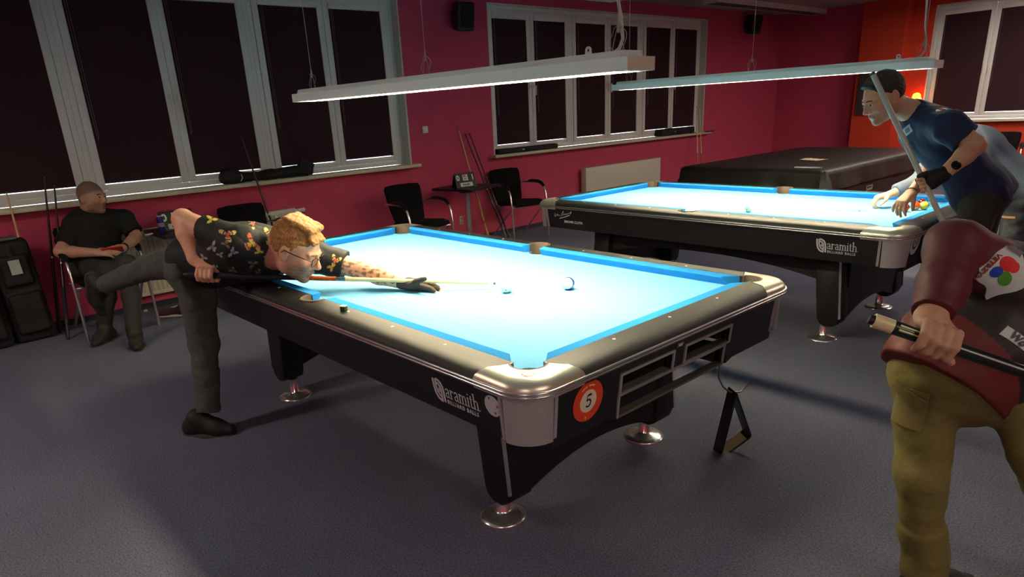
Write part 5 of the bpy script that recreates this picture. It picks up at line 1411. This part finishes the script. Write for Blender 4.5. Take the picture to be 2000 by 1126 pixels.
    pal = [np.array(lin(c)) for c in ((.74, .66, .22), (.86, .72, .40), (.78, .36, .24), (.62, .64, .66), (.50, .46, .34))]
    def prt(P):
        c = np.tile(np.array(lin((.065, .06, .06))), (len(P), 1)); q = (P-CAM_POS)@AX.T; X = CX+FPX*q[:, 0]/q[:, 2]; Y = CY-FPX*q[:, 1]/q[:, 2]
        for i, (mx, my, mr, k) in enumerate(motifs):
            dx, dy = X-mx, Y-my; d = np.hypot(dx, dy); th = np.arctan2(dy, dx); lobes = mr*(.42+.30*np.cos(3*th+i*1.7)+.18*np.cos(5*th+i))
            m_ = (d < np.maximum(lobes, 2.2)); col2 = pal[k]; inner = d < mr*.28
            c[m_] = col2; c[m_ & inner] = pal[(k+1) % 3]*.8 if k < 3 else col2*.5
            if k in (1, 2): ring = m_ & (np.abs(d-mr*.42) < 1.3); c[ring] = np.array(lin((.20, .12, .08)))
        # the same print repeats sparsely on the sides the photo does not show
        return c
    tax = nv(N-Pv)
    def fold_w(P): return .5+.5*np.clip(((P-Pv)@tax)/.4, 0, 1)
    sdf_obj('shirt', T, .0046, mat('black_printed_shirt', None, .75, vcol='Col', noise=.12, nscale=300), r, L, wr=.007, wscale=34, seed=12, colf=prt, wf=fold_w)
    # jeans
    RH, LH = J(378, 523, 3.37), J(384, 505, 3.56); RK, RA = J(398, 668, 3.50), J(408, 805, 3.56); LK, LA = J(292, 522, 3.92), J(205, 556, 4.22)
    T = SDF(); Mq = np.array([nv(LH-RH), np.cross(nv(LH-RH), u), u]); T.ell(Pv-u*.035, (.178, .135, .12), axes3(u, LH-RH), .04); T.cap(RH, LH, .105, .10, .05)
    T.cap(RH, RK, .104, .072, .04); T.cap(RK, RK*.55+RA*.45, .072, .064, .03); T.cone(RK*.6+RA*.4, RA*.98+RK*.02, .066, .060, .02)
    T.cap(LH, LK, .104, .072, .04); T.cap(LK, LK*.5+LA*.5, .072, .060, .03); T.cone(LK*.6+LA*.4, LA, .064, .058, .02)
    T.plane(Pv+u*.055, u, .01)
    sdf_obj('jeans', T, .007, mat('dark_grey_denim', (.27, .28, .265), .85, noise=.25, nscale=70, bump=.2, bscale=400), r, L, wr=.006, wscale=42, seed=3)
    M_sn = mat('black_sneaker', (.075, .07, .068), .7, noise=.2, nscale=100)
    td = np.array((.80, .60, 0)); A = np.array((base[0]-.055, base[1]-.045, .088)); S2 = SDF(); p = shoe(S2, A, td, sc=1.08); so = sdf_obj('shoe', S2, .006, M_sn, r, L); so2 = sole(so, L, p, 1.08); 
    MB().tube([p(.05, -.02, .0), p(.075, .018, -.012), (p(.095, -.018, -.02)), p(.115, .016, -.03)], .0035, 6).build('lace', mat('black_lace', (.05, .05, .05), .8), so, world=L)
    ld = nv(LA-LK); upf = nv(np.array((0, 0, 1.))*.25-ld*1.0*0+np.array((.35, .2, 0))); S3 = SDF(); q = shoe(S3, LA+ld*.05, np.array((0, 0, -1.))+ld*.35, -ld+np.array((0, 0, -.25)), 1.05); so = sdf_obj('shoe', S3, .006, M_sn, r, L); sole(so, L, q, 1.05)
    # belt the cue itself: a thing of its own
    gr = 1.375/1.475
    end = tip+ca*1.475
    SEG = [(0, .007, 'tip', M_tip), (.007, .022, 'ferrule', M_ferr), (.022, .475, 'shaft', M_shaft), (.475, .505, 'joint', mat('steel_blue_joint', (.42, .50, .55), .25, .8)), (.505, .60, 'forearm', M_wood), (.60, .68, 'points', mat('dark_inlaid_wood', (.12, .09, .08), .3)), (.68, .885, 'wrap', M_wrap), (.885, .985, 'sleeve', mat('inlaid_black_sleeve', (.10, .09, .09), .3)), (.985, 1., 'bumper', M_black)]
    cue('long cue with orange veneer aimed at the spotted cue ball', tip, end, SEG, .0062, .0148, n=16)
bending_player()

# ---- seated man --------------------------------------------------------------------
def seated_man():
    base = np.array((-3.10, -.86, 0)); r = person('man with shaved head in black T-shirt sitting on a chair with a red phone', base); L = np.array(r.location)
    hc = at(179, 386, X=-3.47); N = hc+np.array((-.055, -.015, -.125)); Pv = np.array((-3.50, -.84, .545))
    RS, LS = at(146, 440, X=-3.50), at(243, 428, X=-3.53)
    RE, LE = at(118, 491, X=-3.40), at(268, 463, X=-3.42); RW, LW = at(190, 493, X=-3.20), at(240, 484, X=-3.22)
    ph = at(220, 488, X=-3.15)
    hd = Head(hc, (.80, .60, -.10), (-.05, .05, 1.), 1.04)
    S = SDF(); torso(S, Pv, N, RS, LS, -.004, 1.08, front=(1, 0, 0)); hd.neck(S, N, .060); hd.skin(S, 1.03)
    arm(S, RS, RE, RW, .003); arm(S, LS, LE, LW, .003)
    open_hand(S, RW, ph+np.array((.02, -.0, -.01))-RW, np.array((.55, -.3, .6)), (0, 0, 1), [(.5, .6, .4)]*4, sc=.95); open_hand(S, LW, ph+np.array((0, .01, -.005))-LW, np.array((.6, .4, .6)), (0, 0, 1), [(.5, .6, .4)]*4, sc=.95)
    sdf_obj('body', S, .0055, M_skin, r, L, colf=skin_col(hd, (.72, .56, .46), beard=.55, beardc=(.30, .22, .17), shave=.75, shavec=(.36, .30, .26)))
    hd.eyes(r, L); hd.brows(r, L, mat('dark_brow', (.22, .16, .12), .7))
    T = SDF(); torso(T, Pv, N, RS, LS, .013, 1.10, front=(1, 0, 0)); u = nv(N-Pv)
    for sh, el in ((RS, RE), (LS, LE)): T.cone(sh, sh*.25+el*.75, .072, .074, .03)
    T.ell(N+nv(hc-N)*.062, (.078, .078, .078), None, .008, 's'); T.plane(Pv-u*.05, -u)
    sdf_obj('t_shirt', T, .0065, mat('black_cotton', (.055, .048, .048), .9, noise=.15, nscale=200), r, L, wr=.006, wscale=30, seed=8)
    LH, RH = Pv+np.array((.03, .10, -.02)), Pv+np.array((.03, -.10, -.02)); LK, RK = at(250, 517, X=-3.02), at(212, 530, X=-3.03); LA, RA = at(261, 645, X=-2.82), np.array((-3.16, -.96, .11))
    T = SDF(); T.ell(Pv, (.14, .185, .12), None, .05)
    for H, K, A in ((LH, LK, LA), (RH, RK, RA)): T.cap(H, K, .098, .074, .04); T.cap(K, K*.5+A*.5, .074, .062, .03); T.cone(K*.55+A*.45, A, .064, .058, .02)
    sdf_obj('trousers', T, .0075, mat('dark_grey_trousers', (.17, .16, .155), .85, noise=.2, nscale=80), r, L, wr=.006, wscale=40, seed=4)
    M_bt = mat('brown_black_boot', (.13, .115, .095), .7)
    for A, t, z in ((LA, (.9, -.25, 0), 0), (RA, (.75, -.7, 0), 0)):
        S2 = SDF(); A2 = np.array((A[0]+.01, A[1], .088)); S2.cap(A2, A2+np.array((-.0, 0, .045)), .046, .05, .02); p = shoe(S2, A2, t, sc=1.06); so = sdf_obj('shoe', S2, .0065, M_bt, r, L); sole(so, L, p, 1.06)
    wd = nv(LW-LE); w_ = MB().lathe([(.033, -.012), (.0345, -.006), (.0345, .006), (.033, .012)], 20, tuple(LW-wd*.02), wd).build('wristwatch', M_black, r, world=L)
    pt = thing('phone', 'red phone held in both hands by the seated man', 'phone', tuple(ph-np.array((0, 0, .01)))); Mp = Matrix.Rotation(R(-20), 3, 'Z') @ Matrix.Rotation(R(-38), 3, 'Y')
    MB().box((0, 0, .012), (.075, .150, .010), Mp).build('phone_case', mat('red_phone_case', (.72, .06, .08), .4), pt, bevel=.004)
    MB().box(tuple(Vector((0, 0, .012))+Mp @ Vector((0, 0, .0056))), (.066, .140, .0012), Mp).build('screen', M_black, pt, smooth=0)
seated_man()

BV = {}
def patch(surf, parent, x, y, w_, h, m_, nm, tilt=0., lift=.0025, oval=False, inner=None, poly=None, hit=None):
    """thin flexible patch: a small grid projected onto a garment along the view ray, so that it lies on the cloth"""
    L = np.array(surf.parent.location); me = surf.data
    from mathutils.bvhtree import BVHTree
    key = surf.name
    if key not in BV: BV[key] = BVHTree.FromPolygons([v.co+Vector(L) for v in me.vertices], [p.vertices[:] for p in me.polygons])
    d0 = Vector(at(x, y, D=1.)-CAM_POS); h0 = BV[key].ray_cast(Vector(CAM_POS), d0.normalized())
    if h0[0] is None: print('patch missed', nm, x, y); return parent
    c, n_ = h0[0], h0[1].normalized()
    if n_.dot(d0) > 0: n_ = -n_
    rt = Vector(AX[0]); rt = (rt-n_*rt.dot(n_)).normalized(); up = n_.cross(rt); ct, st_ = math.cos(R(tilt)), math.sin(R(tilt)); rt, up = rt*ct+up*st_, up*ct-rt*st_
    k = 10; rings = []
    def surfpt(a, b):
        q = c+rt*a+up*b; hh = BV[key].ray_cast(q+n_*.08, -n_)
        if hh[0] is None or (hh[0]-q).length > .028: return q
        return hh[0]
    mb = MB(); vs_ = []; fs = []
    for i in range(k+1):
        for j in range(k+1):
            a, b = (i/k-.5)*2, (j/k-.5)*2
            if oval: a, b = a*math.sqrt(1-b*b/2), b*math.sqrt(1-((i/k-.5)*2)**2/2)
            if poly: a, b = poly(a, b)
            p = surfpt(a*w_/2, b*h/2); vs_.append(p+n_*lift); vs_.append(p+n_*(lift-.003))
    idx = lambda i, j, t: 2*(i*(k+1)+j)+t
    for i in range(k):
        for j in range(k): fs.append((idx(i, j, 0), idx(i+1, j, 0), idx(i+1, j+1, 0), idx(i, j+1, 0))); fs.append((idx(i, j, 1), idx(i, j+1, 1), idx(i+1, j+1, 1), idx(i+1, j, 1)))
    for i in range(k):
        for (a, b) in (((i, 0), (i+1, 0)), ((i+1, k), (i, k)), ((0, i+1), (0, i)), ((k, i), (k, i+1))): fs.append((idx(*a, 0), idx(*a, 1), idx(*b, 1), idx(*b, 0)))
    mb.add(vs_, fs); o = mb.build(nm, m_, parent, world=L, smooth=60)
    if inner: patch(surf, o, x, y, w_*inner[1], h*inner[1], inner[0], nm+'_print', tilt, lift+.0015, oval)
    return o
# ---- player in navy polo -----------------------------------------------------------
def navy_player():
    D0 = 3.80
    Pv = J(1915, 372, 3.90); base = np.array((Pv[0]+.02, Pv[1], 0.)); r = person('man in navy polo shirt bending forward with a pale upright cue', base); L = np.array(r.location)
    N = J(1783, 218, 3.84); hc = J(1726, 190, 3.80)
    LS, RS = J(1852, 246, 3.62), J(1792, 262, 3.98); LE, LW = J(1906, 284, 3.56), J(1845, 338, 3.58); GH = J(1806, 358, 3.60)
    HT = at(1740, 428, Z=.812); RW = J(1782, 374, 4.0); RE = J(1822, 330, 4.08)
    fwd = -AX[0]*.86+np.array((0, 0, -.42))+AX[2]*-.10
    hd = Head(hc, fwd, np.array((0, 0, .9))-AX[0]*.40, 1.10)
    S = SDF(); torso(S, Pv, N, RS, LS, -.004, 1.02, front=-AX[0]+np.array((0, 0, -.3))); hd.neck(S, N, .060); hd.skin(S, .98)
    arm(S, LS, LE, LW, .004, 1.05); arm(S, RS, RE, RW, .002)
    ctop, cdir = J(1703, 141, 3.58), None; cdir = nv(GH-ctop)
    grip_hand(S, LW, GH, -cdir, LW-GH, wrap=1, rc=.013, sc=1.05)
    open_hand(S, RW, HT-RW+np.array((0, 0, .045)), -AX[0]*.3+np.array((0, 0, .8)), -AX[2], [(.45, .5, .3), (.5, .5, .3), (.55, .5, .3), (.3, .4, .3)], sc=1.1, thumb=(.5, .5, .3), spread=.2)
    sdf_obj('body', S, .0055, M_skin, r, L, colf=skin_col(hd, (.80, .60, .48), beard=.25, beardc=(.40, .32, .26)))
    hd.eyes(r, L); M_h = mat('short_dark_hair', (.20, .165, .125), .7, noise=.3, nscale=200, bump=.4, bscale=300); hd.brows(r, L, M_h)
    def tuft(S_, h_):
        for i in range(7): S_.cap(h_.p(-.045+.015*i, .02, .112-.003*abs(i-3)), h_.p(-.042+.014*i, .080-.005*abs(i-3), .098-.004*abs(i-3)), .014, .009, .01)
    hd.hair(r, L, M_h, lift=.006, top=.008, fringe=.080, nape=-.06, wr=.0025, wscale=230, extra=tuft)
    T = SDF(); torso(T, Pv, N, RS, LS, .016, 1.04, front=-AX[0]+np.array((0, 0, -.3))); u = nv(N-Pv)
    T.cone(LS, LS*.36+LE*.64, .076, .080, .03); T.cone(RS, RS*.5+RE*.5, .072, .072, .03); T.cap(Pv, Pv-u*.04, .17, .175, .05, (AX[2], .72)); T.cap(N-u*.02, N+nv(hc-N)*.022, .068, .060, .015)
    T.ell(N+nv(hc-N)*.075, (.072, .072, .072), None, .006, 's'); T.plane(Pv-u*.10, -u)
    sdf_obj('polo_shirt', T, .0062, mat('navy_polo', (.085, .115, .26), .8, noise=.12, nscale=200), r, L, wr=.008, wscale=26, seed=6)
    shirt = bpy.context.view_layer and [c for c in r.children if c.name.startswith('polo_shirt')][0]
    # printed badges: patches laid on the cloth surface
    patch(shirt, r, 1773, 254, .044, .066, mat('pale_shield', (.62, .66, .68), .7), 'badge', 8, inner=(M_ink, .55))
    b_ = patch(shirt, r, 1839, 214, .058, .044, M_card, 'badge', 0, oval=True); patch(shirt, b_, 1839, 214, .020, .044, mat('red_badge_bar', (.70, .10, .16), .7), 'badge_bar', 0, lift=.004)
    patch(shirt, r, 1762, 214, .026, .014, M_card, 'collar_mark', 35); patch(shirt, r, 1764, 217, .024, .008, M_redp, 'collar_mark', 35, lift=.004)
    # trousers, shoes
    T = SDF(); RH, LH = Pv+np.array((.02, .09, -.04)), Pv+np.array((.03, -.09, -.04)); T.ell(Pv-np.array((-.02, 0, .02)), (.14, .17, .13), None, .05)
    for H, s_ in ((RH, .05), (LH, -.05)):
        K = np.array((H[0]-.03, H[1]+s_*.4, .50)); A = np.array((H[0]+.06, H[1]+s_, .10)); T.cap(H, K, .10, .074, .04); T.cap(K, (K+A)/2, .074, .066, .03); T.cone(K*.55+A*.45, A, .066, .064, .02)
        S2 = SDF(); p = shoe(S2, np.array((A[0], A[1], .088)), (-1, -.1, 0), sc=1.08); so = sdf_obj('shoe', S2, .007, mat('black_sneaker', None), r, L); sole(so, L, p, 1.08)
    sdf_obj('trousers', T, .008, mat('charcoal_trousers', (.15, .14, .135), .85, noise=.2, nscale=80), r, L, wr=.006, wscale=40, seed=9)
    # glove on the hand holding the cue, watch, wristband
    G = SDF(); grip_hand(G, LW, GH, -cdir, LW-GH, wrap=1, rc=.013, sc=1.05, infl=.003, tcut=2); G.cap(LW, LW*.3+GH*.7, .030, .034, .02); sdf_obj('glove', G, .0055, mat('black_glove', (.045, .045, .05), .7), r, L)
    wd = nv(LW-LE); MB().lathe([(.034, -.013), (.036, -.006), (.036, .006), (.034, .013)], 20, tuple(LW-wd*.045), wd).build('watch_strap', M_black, r, world=L)
    wf_ = LW-wd*.045-AX[2]*.036; MB().lathe([(.024, -.004), (.024, .008), (.021, .010), (.001, .010)], 24, tuple(wf_), -AX[2]+AX[1]*.3).build('watch', mat('dark_watch', (.10, .10, .11), .25, .5), r, world=L)
    wd = nv(RW-RE); MB().lathe([(.031, -.004), (.032, 0), (.031, .004)], 20, tuple(RW+wd*.005), wd).build('bracelet', mat('dark_cord', (.16, .10, .07), .7), r, world=L)
    end = ctop+cdir*((ctop[2]-.003)/-cdir[2])
    cue('pale cue held upright by the man in the navy polo', ctop, end, [(0, .008, 'tip', M_tip), (.008, .50, 'shaft', mat('pale_grey_shaft', (.70, .69, .64), .35)), (.50, .53, 'joint', M_chrome), (.53, .70, 'forearm', M_wood), (.70, .90, 'wrap', M_butt), (.90, .985, 'sleeve', M_wood), (.985, 1., 'bumper', M_black)], .0135, .0155, n=16)
navy_player()

# ---- person racking the balls ------------------------------------------------------
def racker():
    Pv = J(1956, 380, 4.42)+np.array((.10, .0, .0)); base = np.array((Pv[0]+.02, Pv[1], 0.)); r = person('person in grey-blue shirt and ripped jeans leaning over to rack the balls', base); L = np.array(r.location)
    N = J(1862, 262, 4.50); hc = J(1812, 262, 4.55); RS, LS = J(1832, 290, 4.62), J(1900, 285, 4.36); HT = at(1712, 386, Z=.835); W_ = HT+nv(J(1765, 372, 4.62)-HT)*.10; E_ = J(1800, 350, 4.62)
    LE, LW = np.array((1.50, 3.22, 1.00)), np.array((1.33, 3.24, .96))
    hd = Head(hc, -AX[0]*.7+np.array((0, 0, -.6)), np.array((0, 0, .7))-AX[0]*.6, 1.05)
    S = SDF(); fr = -AX[0]+np.array((0, 0, -.5)); torso(S, Pv, N, RS, LS, -.004, 1.02, front=fr); hd.neck(S, N); hd.skin(S); arm(S, RS, E_, W_); arm(S, LS, LE, LW)
    open_hand(S, W_, HT-W_, AX[1]*.8+np.array((.3, 0, .5)), -AX[0]*.2-AX[2]*.8, [(.7, .8, .5), (.75, .8, .5), (.8, .8, .5), (.8, .8, .5)], sc=1.1, thumb=(.7, .5, .5)); open_hand(S, LW, (-1., .3, -.1), (0, 0, 1.), (0, 1., 0), [(.4, .5, .3)]*4)
    sdf_obj('body', S, .0062, M_skin, r, L, colf=skin_col(hd, (.86, .66, .55)))
    hd.eyes(r, L); hd.hair(r, L, mat('short_dark_hair', None)); hd.brows(r, L, mat('short_dark_hair', None))
    T = SDF(); torso(T, Pv, N, RS, LS, .020, 1.08, front=fr); u = nv(N-Pv)
    T.cap(RS, E_, .066, .056, .03); T.cone(E_, W_*.85+E_*.15, .054, .046, .02); T.cap(LS, LE, .07, .06, .03); T.cone(LE, LW, .056, .045, .02); T.cap(Pv, Pv-u*.09, .185, .20, .05, (AX[2], .75)); T.ell(N+nv(hc-N)*.08, (.075, .075, .075), None, .006, 's'); T.plane(Pv-u*.13, -u)
    sdf_obj('shirt', T, .0068, mat('grey_blue_shirt', (.37, .42, .50), .85, noise=.1, nscale=100), r, L, wr=.008, wscale=28, seed=15)
    T = SDF(); T.ell(Pv-np.array((0, 0, .03)), (.14, .17, .12), None, .05); M_j = mat('faded_blue_jeans', (.28, .30, .33), .85, noise=.3, nscale=40)
    for s_, fx in ((.09, 0), (-.09, .02)):
        H = Pv+np.array((.03, s_, -.04)); K = np.array((H[0]+.0, H[1]+s_*.2, .50)); A = np.array((H[0]+.04, H[1]+s_*.5, .10)); T.cap(H, K, .10, .074, .04); T.cap(K, (K+A)/2, .074, .066, .03); T.cone(K*.55+A*.45, A, .066, .062, .02)
        S2 = SDF(); p = shoe(S2, np.array((A[0], A[1], .088)), (-1, -.1, 0), sc=1.05); so = sdf_obj('shoe', S2, .008, mat('black_sneaker', None), r, L); sole(so, L, p, 1.05)
    j = sdf_obj('jeans', T, .008, M_j, r, L, wr=.007, wscale=40, seed=10)
    patch(j, r, 1968, 424, .085, .014, mat('bare_knee_skin', (.74, .55, .38), .7), 'knee_rip', 8)
racker()

# ---- player at the right edge, bent over another shot -------------------------------
def front_player():
    foot = at(1795, 1172, Z=0); r = person('man in maroon jersey and olive cargo trousers gripping a green cue butt', foot); L = np.array(r.location)
    EL = J(1862, 482, 1.78); WR = J(1818, 622, 1.68); GH = J(1822, 668, 1.655); RS = J(2010, 560, 1.83); Pv = J(1880, 700, 1.95)
    LS = J(2095, 480, 2.20); N = J(2075, 550, 2.02); hc = J(2170, 565, 1.98)
    fwd = AX[0]*.93+np.array((0, 0, -.10))-AX[2]*.1
    hd = Head(hc, fwd, np.array((0, 0, .85))+AX[0]*-.35, 1.05)
    dn = np.array((0, 0, -1.))+AX[0]*.3
    S = SDF(); torso(S, Pv, N, RS, LS, -.004, 1.08, front=dn); hd.neck(S, N); hd.skin(S)
    arm(S, RS, EL, WR, .004, 1.05); BH = J(2330, 745, 2.1); LE = (LS+BH)/2; arm(S, LS, LE, BH)
    cb = J(1697, 622, 1.68); cd_ = nv(J(1895, 690, 1.63)-cb); GH = cb+cd_*float((GH-cb)@cd_)
    grip_hand(S, WR, GH, cd_, WR-GH, wrap=1, rc=.018, sc=1.16)
    open_hand(S, BH, cd_, (0, 0, 1), -AX[2], [(.2, .3, .2)]*4)
    sdf_obj('body', S, .0048, M_skin, r, L, colf=skin_col(hd, (.70, .54, .44), beard=.4))
    hd.eyes(r, L); hd.hair(r, L, mat('short_dark_hair', None)); hd.brows(r, L, mat('short_dark_hair', None))
    # jersey: maroon sleeves, dark body with shadow painted in, hem painted red as lamplit
    T = SDF(); torso(T, Pv, N, RS, LS, .020, 1.14, front=dn, belly=.02); u = nv(N-Pv)
    T.cap(RS, EL, .084, .070, .11); T.cap(EL, EL*.4+WR*.6, .068, .058, .03); T.cone(EL*.5+WR*.5, WR*.93+EL*.07, .059, .052, .02); T.cap(LS, LE, .08, .066, .04); T.cone(LE, BH*.93+LE*.07, .064, .046, .02)
    T.cap(Pv, Pv-u*.05+np.array((0, 0, -.02)), .20, .19, .05, (AX[2], .8)); T.ell(N+nv(hc-N)*.08, (.075, .075, .075), None, .006, 's'); T.plane(Pv-u*.115+np.array((0, 0, .0)), nv(-u*.75+np.array((0, 0, -.45))))
    mar, dark, lit_hem = [np.array(lin(c)) for c in ((.34, .09, .13), (.085, .062, .062), (.36, .085, .07))]
    def jc(P):
        c = np.tile(dark, (len(P), 1))
        def segd(a, b): t = np.clip(((P-a)@(b-a))/((b-a)@(b-a)), 0, 1); return np.linalg.norm(P-(a+t[:, None]*(b-a)), axis=1), t
        d1, t1 = segd(EL, RS); d2, t2 = segd(EL, WR); sl = ((d1 < .10) & (t1 < .40)) | (d2 < .085); c[sl] = mar
        d3, t3 = segd(LE, LS); d4, t4 = segd(LE, BH); sl = ((d3 < .10) & (t3 < .62)) | (d4 < .085); c[sl] = mar
        s_ = (P-Pv)@u; c[(s_ < -.035) & ~sl & (d2 > .085)] = lit_hem
        return c
    j = sdf_obj('jersey', T, .0055, mat('maroon_black_jersey', None, .6, vcol='Col', noise=.1, nscale=250), r, L, wr=.007, wscale=30, seed=20, colf=jc)
    # printed patch with three colour blots and lettering
    M_pw = mat('pale_jersey_print', (.72, .76, .74), .6)
    b = patch(j, r, 1962, 532, .118, .118, M_pw, 'jersey_print', 38, poly=lambda a, b: (a*(.92+.10*math.sin(5*b)), b*(.95+.07*math.sin(4*a+1))))
    for (x, y, w_, h, m_, t) in ((1968, 515, .048, .036, mat('red_jersey_blot', (.78, .08, .10), .6), -30), (1945, 530, .030, .030, mat('blue_jersey_blot', (.08, .24, .66), .6), 0), (1962, 543, .030, .040, mat('green_jersey_blot', (.28, .55, .14), .6), 20), (1980, 522, .024, .028, mat('red_jersey_blot', None), -10)):
        patch(j, b, x, y, w_, h, m_, 'print_blot', t, lift=.004, oval=True)
    try:
        me = j.data; key = j.name; d0 = Vector(at(1937, 516, D=1.)-CAM_POS); hh = BV[key].ray_cast(Vector(CAM_POS), d0.normalized())
        c, n_ = hh[0], hh[1].normalized(); n_ = -n_ if n_.dot(d0) > 0 else n_
        dirv = Vector(at(1929, 530, D=1.9)-at(1950, 496, D=1.9)); xd = (dirv-n_*dirv.dot(n_)).normalized()
        M_ = frame(c+n_*.006-xd*.030-n_.cross(xd)*.014-Vector(L), xd, n_.cross(xd)); text_mesh('VETRZYN', .019, 'lettering', mat('brown_red_ink', (.52, .22, .20), .6), b, M_, depth=.0012, bold=.0004)
        d0 = Vector(at(1985, 660, D=1.)-CAM_POS); b2 = patch(j, r, 1990, 664, .085, .028, M_pw, 'jersey_print', -38)
        hh = BV[key].ray_cast(Vector(CAM_POS), d0.normalized()); c, n_ = hh[0], hh[1].normalized(); n_ = -n_ if n_.dot(d0) > 0 else n_
        dirv = Vector(at(2000, 676, D=1.9)-at(1976, 652, D=1.9)); xd = (dirv-n_*dirv.dot(n_)).normalized()
        text_mesh('Wo', .026, 'lettering', mat('grey_ink', (.22, .22, .26), .6), b2, frame(c+n_*.006-xd*.016-n_.cross(xd)*.008-Vector(L), xd, n_.cross(xd)), depth=.0012, bold=.001)
    except Exception as e: print('lettering', e)
    # cargo trousers
    RH, LH = J(1812, 722, 1.98), J(1955, 705, 1.94); RK, RA = J(1797, 930, 2.00), np.array((foot[0]-.0, foot[1]+.0, .11)); LK, LA = J(2025, 880, 1.92), np.array(J(2110, 1090, 2.05)); LA[2] = .11
    T = SDF(); T.ell(Pv+np.array((0, 0, -.05)), (.19, .165, .14), axes3(u*.6+np.array((0, 0, 1.)), LH-RH), .04)
    T.cap(RH, RK, .092, .068, .03); T.cap(RK, RK*.45+RA*.55, .068, .063, .03); T.cone(RK*.5+RA*.5, RA, .065, .066, .02); T.cap(LH, LK, .092, .070, .03); T.cap(LK, LK*.45+LA*.55, .070, .064, .03); T.cone(LK*.5+LA*.5, LA, .066, .066, .02)
    T.plane(Pv+u*.06, u)
    M_ol = mat('olive_cotton', (.40, .37, .18), .85, noise=.12, nscale=120, bump=.15, bscale=500)
    tr = sdf_obj('cargo_trousers', T, .0065, M_ol, r, L, wr=.008, wscale=32, seed=31)
    pk = patch(tr, r, 1778, 793, .090, .115, M_ol, 'cargo_pocket', -4, lift=.012); patch(tr, pk, 1778, 768, .096, .034, M_ol, 'pocket_flap', -8, lift=.017)
    for A, t in ((RA, AX[0]+AX[2]*.25), (LA, AX[0]+AX[2]*.0)):
        t = np.array((t[0], t[1], 0)); S2 = SDF(); p = shoe(S2, np.array((A[0], A[1], .090)), t, sc=1.1); so = sdf_obj('shoe', S2, .007, mat('black_sneaker', None), r, L); sole(so, L, p, 1.1)
    M_gb = mat('dark_green_inlay', (.05, .12, .10), .25); M_cr = mat('cream_butt_cap', (.82, .77, .58), .35)
    tp = cb+cd_*1.47; e0 = cb
    c_ = cue('dark green cue with cream butt cap gripped by the man in maroon', tp, e0, [(0, .008, 'tip', M_tip), (.008, .024, 'ferrule', M_ferr), (.024, .50, 'shaft', M_dkshaft), (.50, .515, 'joint', M_satin), (.515, .66, 'forearm', M_gb), (.66, .82, 'wrap', M_butt), (.82, .957, 'sleeve', M_gb), (.957, .961, 'ring', M_black), (.961, .992, 'butt_cap', M_cr), (.992, 1., 'bumper', M_black)], .0065, .0185, n=20)
    pv_ = nv(np.cross(cd_, AX[2]))
    for k in (-1, 1):                                   # cream inlaid points on the sleeve
        a_ = cb+cd_*.065; b_ = cb+cd_*.150; off = -AX[2]*.0168+pv_*k*.0055
        MB().tube([a_+off+cd_*.0, (a_+b_)/2+off*1.0, b_+off*.98], [.0034, .0022, .0004], 6).build('inlay', mat('yellow_green_inlay', (.72, .72, .36), .3), c_, world=np.array(c_.location))
front_player()
